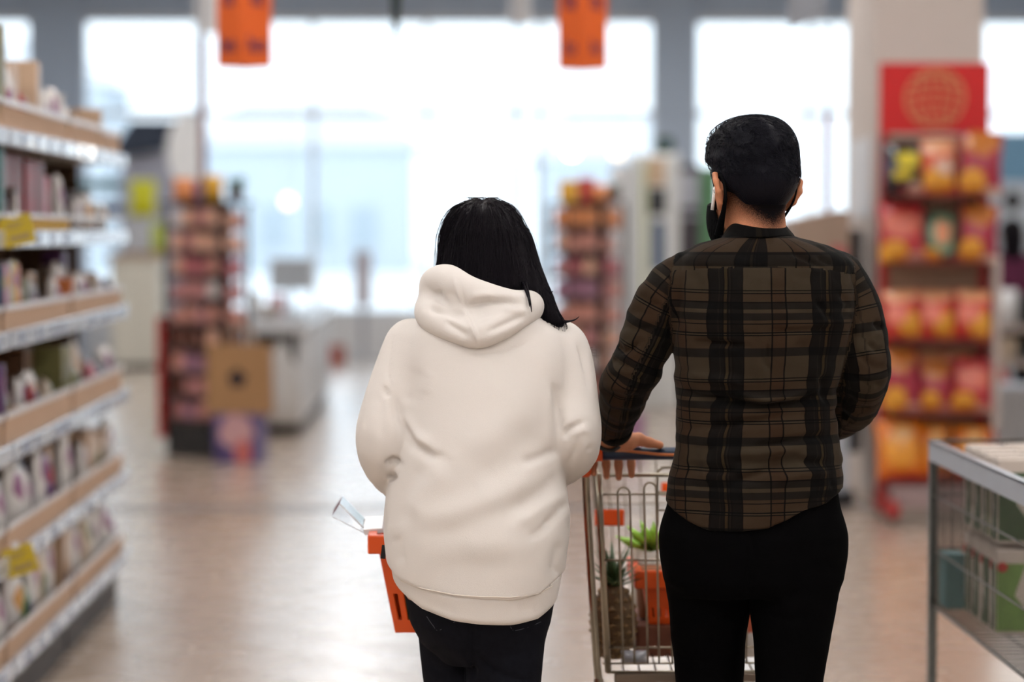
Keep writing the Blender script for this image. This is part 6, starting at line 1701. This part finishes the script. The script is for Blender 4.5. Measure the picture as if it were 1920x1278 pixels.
# rear gate with upturned wire loops
g = MB(); gx0, gx1 = xL + .012, xR - .012; zl = W(1150, 926, gy)[2]
npair = 7
for i in range(npair):
    xa_ = gx0 + .030 + i * (gx1 - gx0 - .04) / npair; w_ = .027
    k = lambda x, z: (x + (.5 * (gx0 + gx1) - x) * .08 * (RT - z) / (RT - RB), gy - .006, z)
    tp = zl + (.016 if i % 2 == 0 else .026)
    g.tube([k(xa_, RB + .02), k(xa_, tp - .014)] + [k(xa_ + w_ / 2 - w_ / 2 * math.cos(a), tp - .014 + .014 * math.sin(a)) for a in np.linspace(.3, 2.84, 7)] + [k(xa_ + w_, tp - .014), k(xa_ + w_, RB + .02)], .0024, 7)
for z in (zl, zl - .145, RB + .055, RB + .02): g.tube([(gx0, gy - .004, z), (gx1, gy - .004, z)], .0024, 7)
g.tube([(gx0, gy, RT), (gx1, gy, RT)], .0042, 8)
g.build('rear_gate', M_chrome, tro, og)
# raised child-seat wire just inside the gate
cs = MB(); zc = W(1200, 876, 5.34)[2]
cs.tube(catmull([(txa + .165, 5.34, RT - .12), (txa + .165, 5.34, zc - .02), (txa + .172, 5.34, zc - .004), (txa + .19, 5.34, zc), (txb - .19, 5.34, zc), (txb - .172, 5.34, zc - .004), (txb - .165, 5.34, zc - .02), (txb - .165, 5.34, RT - .12)], 3), .003, 7)
for z in (RT - .045, RT - .085): cs.tube([(txa + .165, 5.34, z), (txb - .165, 5.34, z)], .0022, 6)
for i in range(3):
    xx = txa + .20 + i * .065; cs.tube([(xx, 5.34, RT - .12), (xx, 5.34, RT - .035)] + [(xx + .016 - .016 * math.cos(a), 5.34, RT - .035 + .014 * math.sin(a)) for a in np.linspace(.3, 2.84, 6)] + [(xx + .032, 5.34, RT - .035), (xx + .032, 5.34, RT - .12)], .0018, 6)
cs.build('child_seat', M_chrome, tro, og)
c = W(1143, 970, 5.52); MB().box((c[0] - .034, 5.52, c[2] - .019), (c[0] + .034, 5.526, c[2] + .019), .003).build('advert_plate', M_orange, tro, og)
c = W(1255, 918, 5.9); MB().box((c[0] - .02, 5.9, c[2] - .014), (c[0] + .12, 5.906, c[2] + .018), .003).build('advert_plate', M_orange, tro, og)
MB().box((tcx - .2, gy - .012, RB - .022), (tcx + .2, gy + .004, RB - .002), .003).build('lower_bar', pm('tarnished_metal', (.22, .17, .13), rough=.4, metal=.7), tro, og)
for (xw, yw) in ((txa + .012, gy), (txb - .012, gy), (txa + .09, gfy - .1), (txb - .09, gfy - .1)):
    f = MB().box((xw - .018, yw - .012, .06), (xw - .013, yw + .012, .15)).box((xw + .013, yw - .012, .06), (xw + .018, yw + .012, .15)).box((xw - .018, yw - .015, .145), (xw + .018, yw + .015, .19)).build('caster_fork', M_chrome, tro, og)
    MB().lathe([(.012, -.012), (.055, -.011), (.062, -.006), (.062, .006), (.055, .011), (.012, .012)], (xw, yw, .0625), 22, 'X').build('wheel', M_rubber, f, og)

# ---- goods in the trolley
fl = RB + .006
def hand_basket(cx, cy, z, wt, dt, h, label, group, slots_z=.38, taper=.78):
    """tapered plastic hand basket: four walls with slotted lower part, floor, rolled rim, two hoop handles"""
    o = empty('hand_basket', (cx, cy, z), 0, label, 'basket', group)
    A, B_ = wt / 2, dt / 2; a, b = A * taper, B_ * taper
    def pt(side, s, t, inn=0.0):
        X, Y_ = a + (A - a) * t - inn, b + (B_ - b) * t - inn
        return {0: (-X + 2 * X * s, -Y_, t * h), 1: (X, -Y_ + 2 * Y_ * s, t * h), 2: (X - 2 * X * s, Y_, t * h), 3: (-X, Y_ - 2 * Y_ * s, t * h)}[side]
    def slab(m, side, s0, s1, t0, t1, th=.0025):
        v = [pt(side, s, t, i) for i in (0, th) for (s, t) in ((s0, t0), (s1, t0), (s1, t1), (s0, t1))]
        m.add(v, [(0, 1, 2, 3), (7, 6, 5, 4), (0, 4, 5, 1), (1, 5, 6, 2), (2, 6, 7, 3), (3, 7, 4, 0)])
    for sd in range(4):
        m = MB(); n = 15 if sd % 2 == 0 else 10
        slab(m, sd, 0, 1, 0, .13); slab(m, sd, 0, 1, slots_z, 1)
        for i in range(n + 1):
            c0 = i / (n + .55); slab(m, sd, c0, min(1, c0 + .55 / (n + .55)), .13, slots_z)
        m.build('basket_wall', M_orange, o)
    MB().box((-a, -b, 0), (a, b, .004)).build('basket_floor', M_orange, o)
    r = MB()
    for (p, q) in (((-A - .016, -B_ - .016, h - .040), (A + .016, -B_ + .002, h)), ((-A - .016, B_ - .002, h - .040), (A + .016, B_ + .016, h)), ((-A - .016, -B_ + .002, h - .040), (-A + .002, B_ - .002, h)), ((A - .002, -B_ + .002, h - .040), (A + .016, B_ - .002, h))): r.box(p, q, .003)
    r.build('rim', M_orange, o)
    return o, A, B_
crate_z = fl + .075
bxc = MB().box((-.15, -.13, 0), (.15, .13, .07), .003)
c = W(1290, 1150, 5.56)
q = bxc.build('flat_carton', pm('chestnut_card', (.16, .045, .02), rough=.6, noise=.2)); q.location = (c[0] + .02, 5.56, fl); setp(q, 'chestnut brown carton lying in the trolley under the orange basket', 'carton')
ob, A_, Bb_ = hand_basket(W(1180, 1070, 5.47)[0] + .16, 5.55, fl + .0705, .27, .22, .125, 'small orange plastic basket standing on the brown carton in the trolley', None, .30, .86)
kt = MB().lathe([(.032, 0), (.040, .10), (.042, .10), (.042, .115), (.02, .118)], (0, 0, 0), 20)
c = W(1224, 1010, 5.52); q = kt.build('paper_tub', pm('russet_paper', (.30, .10, .04), rough=.6)); q.location = (c[0], 5.53, fl + .0752); setp(q, 'russet paper tub standing in the small orange basket', 'tub')
def salad(px, py, Y, z, label):
    c = W(px, py, Y); o = empty('salad_bag', (c[0], Y, z), 0, label, 'salad bag'); R = random.Random(4)
    pillow(.12, .06, .16, 8, 10, 5, .04).build('clear_bag', pm('crinkled_film', (.72, .72, .66), rough=.2, noise=.25, nscale=90, bump=.8, bscale=60), o)
    for i in range(6):
        a = -1.15 + .38 * i; l = .10 - .008 * i; d = np.array((math.sin(a), R.uniform(-.2, .2), math.cos(a))); sd = np.array((math.cos(a), 0, -math.sin(a))) * .011
        p0 = np.array((-.01, -.02, .13)); p1 = p0 + d * l * .6; p2 = p0 + d * l; up = np.array((0, -.006, 0))
        MB().add([p0, p1 - sd, p2, p1 + sd, p1 + up, p0 - up * .3, p2 - up * .3], [(0, 1, 4), (1, 2, 4), (2, 3, 4), (3, 0, 4), (0, 5, 1), (1, 5, 6, 2), (3, 2, 6), (3, 6, 5, 0)], True).build('leaf', pm('lime_leaf', (.30, .58, .05), rough=.45, noise=.25), o)
salad(1232, 1000, 5.60, fl + .0752 + .012, 'clear bag of bright green salad leaves sticking out of the trolley')
# pineapple
def pineapple(px, Y, z):
    c = W(px, 1150, Y); o = empty('pineapple', (c[0], Y, z), 0, 'brown pineapple with spiky green crown behind the trolley wires', 'pineapple')
    h = .165; rr = .052
    core = [(rr * max(.05, math.sin(math.pi * (.08 + .86 * t)) ** .55), t * h) for t in np.linspace(0, 1, 14)]
    MB().lathe(core, (0, 0, 0), 24).build('core', pm('pineapple_core', (.12, .07, .03), rough=.7, noise=.4), o)
    ey = MB(); n = 0
    for j in range(9):
        t = (j + .6) / 9.4; r = rr * math.sin(math.pi * (.08 + .86 * t)) ** .55
        for i in range(11):
            a = 2 * math.pi * (i + .5 * (j % 2)) / 11; e = np.array((math.cos(a), math.sin(a), 0)); s = np.array((-math.sin(a), math.cos(a), 0)); u_ = np.array((0, 0, 1))
            p = e * r + u_ * t * h; w_ = 2 * math.pi * r / 11 * .48; k = .0095
            b0, b1, b2, b3 = p - s * w_, p - u_ * k, p + s * w_, p + u_ * k
            ap = p + e * .006
            v = [b0 - e * .003, b1 - e * .003, b2 - e * .003, b3 - e * .003, ap]
            ey.add(v, [(0, 1, 4), (1, 2, 4), (2, 3, 4), (3, 0, 4)])
    ey.build('rind_eyes', pm('pineapple_eye', (.20, .115, .04), rough=.6, noise=.5, nscale=60), o)
    R = random.Random(2)
    for i in range(22):
        a = i * 2.4; e = .35 + 1.05 * i / 22; l = .06 + .055 * i / 22
        d0 = np.array((math.cos(a) * math.cos(e), math.sin(a) * math.cos(e), math.sin(e))); sd = np.array((-math.sin(a), math.cos(a), 0)) * .010
        p0 = np.array((0, 0, h - .004)); p1 = p0 + d0 * l * .5; p2 = p0 + d0 * l + np.array((math.cos(a), math.sin(a), 0)) * .012; up = np.array((0, 0, .004))
        MB().add([p0 - sd, p0 + sd, p1 - sd * .8, p1 + sd * .8, p2, p0 - up * 2, p1 - up], [(0, 1, 3, 2), (2, 3, 4), (0, 2, 6, 5), (1, 5, 6, 3), (2, 4, 6), (3, 6, 4)], True).build('crown_leaf', pm('pineapple_leaf', (.05, .09, .03), rough=.5, noise=.3), o)
pineapple(1150, 5.42, fl)
fm = pillow(.06, .05, .03, 6, 6, 9).build('film_packet', pm('silver_film', (.35, .36, .40), rough=.2, noise=.2, nscale=40)); c = W(1205, 1210, 5.36); fm.location = (c[0] - .02, 5.345, fl); setp(fm, 'small silvery packet on the trolley floor beside the pineapple', 'packet')
fm = pillow(.09, .08, .16, 6, 8, 11).build('snack_packet', spots_mat('white_red_print', (.72, .70, .68), [(.5, .6, .3, .2, (.6, .12, .05))])); c = W(1405, 1200, 5.40); fm.location = (c[0], 5.42, fl); setp(fm, 'white packet with orange print standing in the trolley between the man\'s legs', 'packet')

# ---- the woman's orange hand basket
zr_ = W(700, 988, 5.25)[2]; hb = .215
bx0 = W(684, 1000, 5.25)[0]; wb_ = .42
wbk, A_, B2_ = hand_basket(bx0 + wb_ / 2 + .012, BASKET_BAR[0], zr_ - hb, wb_ - .03, .25, hb, 'orange plastic hand basket carried in front by the woman', None, .40, .79)
hz = BASKET_BAR[1] - (zr_ - hb)
for s in (-1, 1):
    MB().tube(catmull([(-A_ * .62, s * B2_, hb - .02), (-A_ * .60, s * B2_ * .7, hb + (hz - hb) * .5), (-A_ * .45, s * .011, hz), (0, s * .011, hz), (A_ * .45, s * .011, hz), (A_ * .60, s * B2_ * .7, hb + (hz - hb) * .5), (A_ * .62, s * B2_, hb - .02)], 5), .0065, 8).build('hoop_handle', pm('black_handle', (.02, .02, .02), rough=.5), wbk)
bc0 = wbk.location
# clear lidded pack sticking out of the basket, and a green pack inside
cp = empty('clear_pack', (W(690, 1000, 5.20)[0], 5.20, zr_ - .06), 0, 'clear plastic pack sticking up from the left corner of the basket', 'plastic pack')
A3 = [W(x, y, 5.20) for x, y in ((622, 968), (637, 944), (690, 998), (690, 1002))]
g = MB(); f0 = [tuple(p) for p in A3]; f1 = [(p[0], p[1] + .12, p[2] + .004) for p in A3]
g.add(f0 + f1, [(0, 1, 2, 3), (7, 6, 5, 4), (0, 4, 5, 1), (1, 5, 6, 2), (2, 6, 7, 3), (3, 7, 4, 0)])
g.build('lid_film', glassy('clear_film', (.96, .965, .975), .05, .1), cp, tuple(cp.location))
MB().tube([A3[0], A3[3]], .0011, 5).tube([A3[1], A3[2]], .0016, 5).build('film_edge', pm('white_edge', (.85, .86, .88), rough=.3), cp, tuple(cp.location))
lw = [W(x, y, 5.185) for x, y in ((681, 992), (684, 1003), (720, 998), (716, 990))]
g = MB(); g.add([tuple(p) for p in lw] + [(p[0], p[1] + .14, p[2] + .01) for p in lw], [(0, 1, 2, 3), (7, 6, 5, 4), (0, 4, 5, 1), (1, 5, 6, 2), (2, 6, 7, 3), (3, 7, 4, 0)])
g.build('tray_edge', pm('white_tray', (.80, .80, .82), rough=.3), cp, tuple(cp.location))
gp = MB().box((-.10, -.05, 0), (.10, .05, .19), .006).build('food_pack', pm('dark_green_pack', (.03, .12, .05), rough=.4)); gp.location = (bc0[0] - .04, bc0[1] - .02, bc0[2] + .0045); setp(gp, 'dark green pack lying inside the woman\'s orange basket', 'pack')
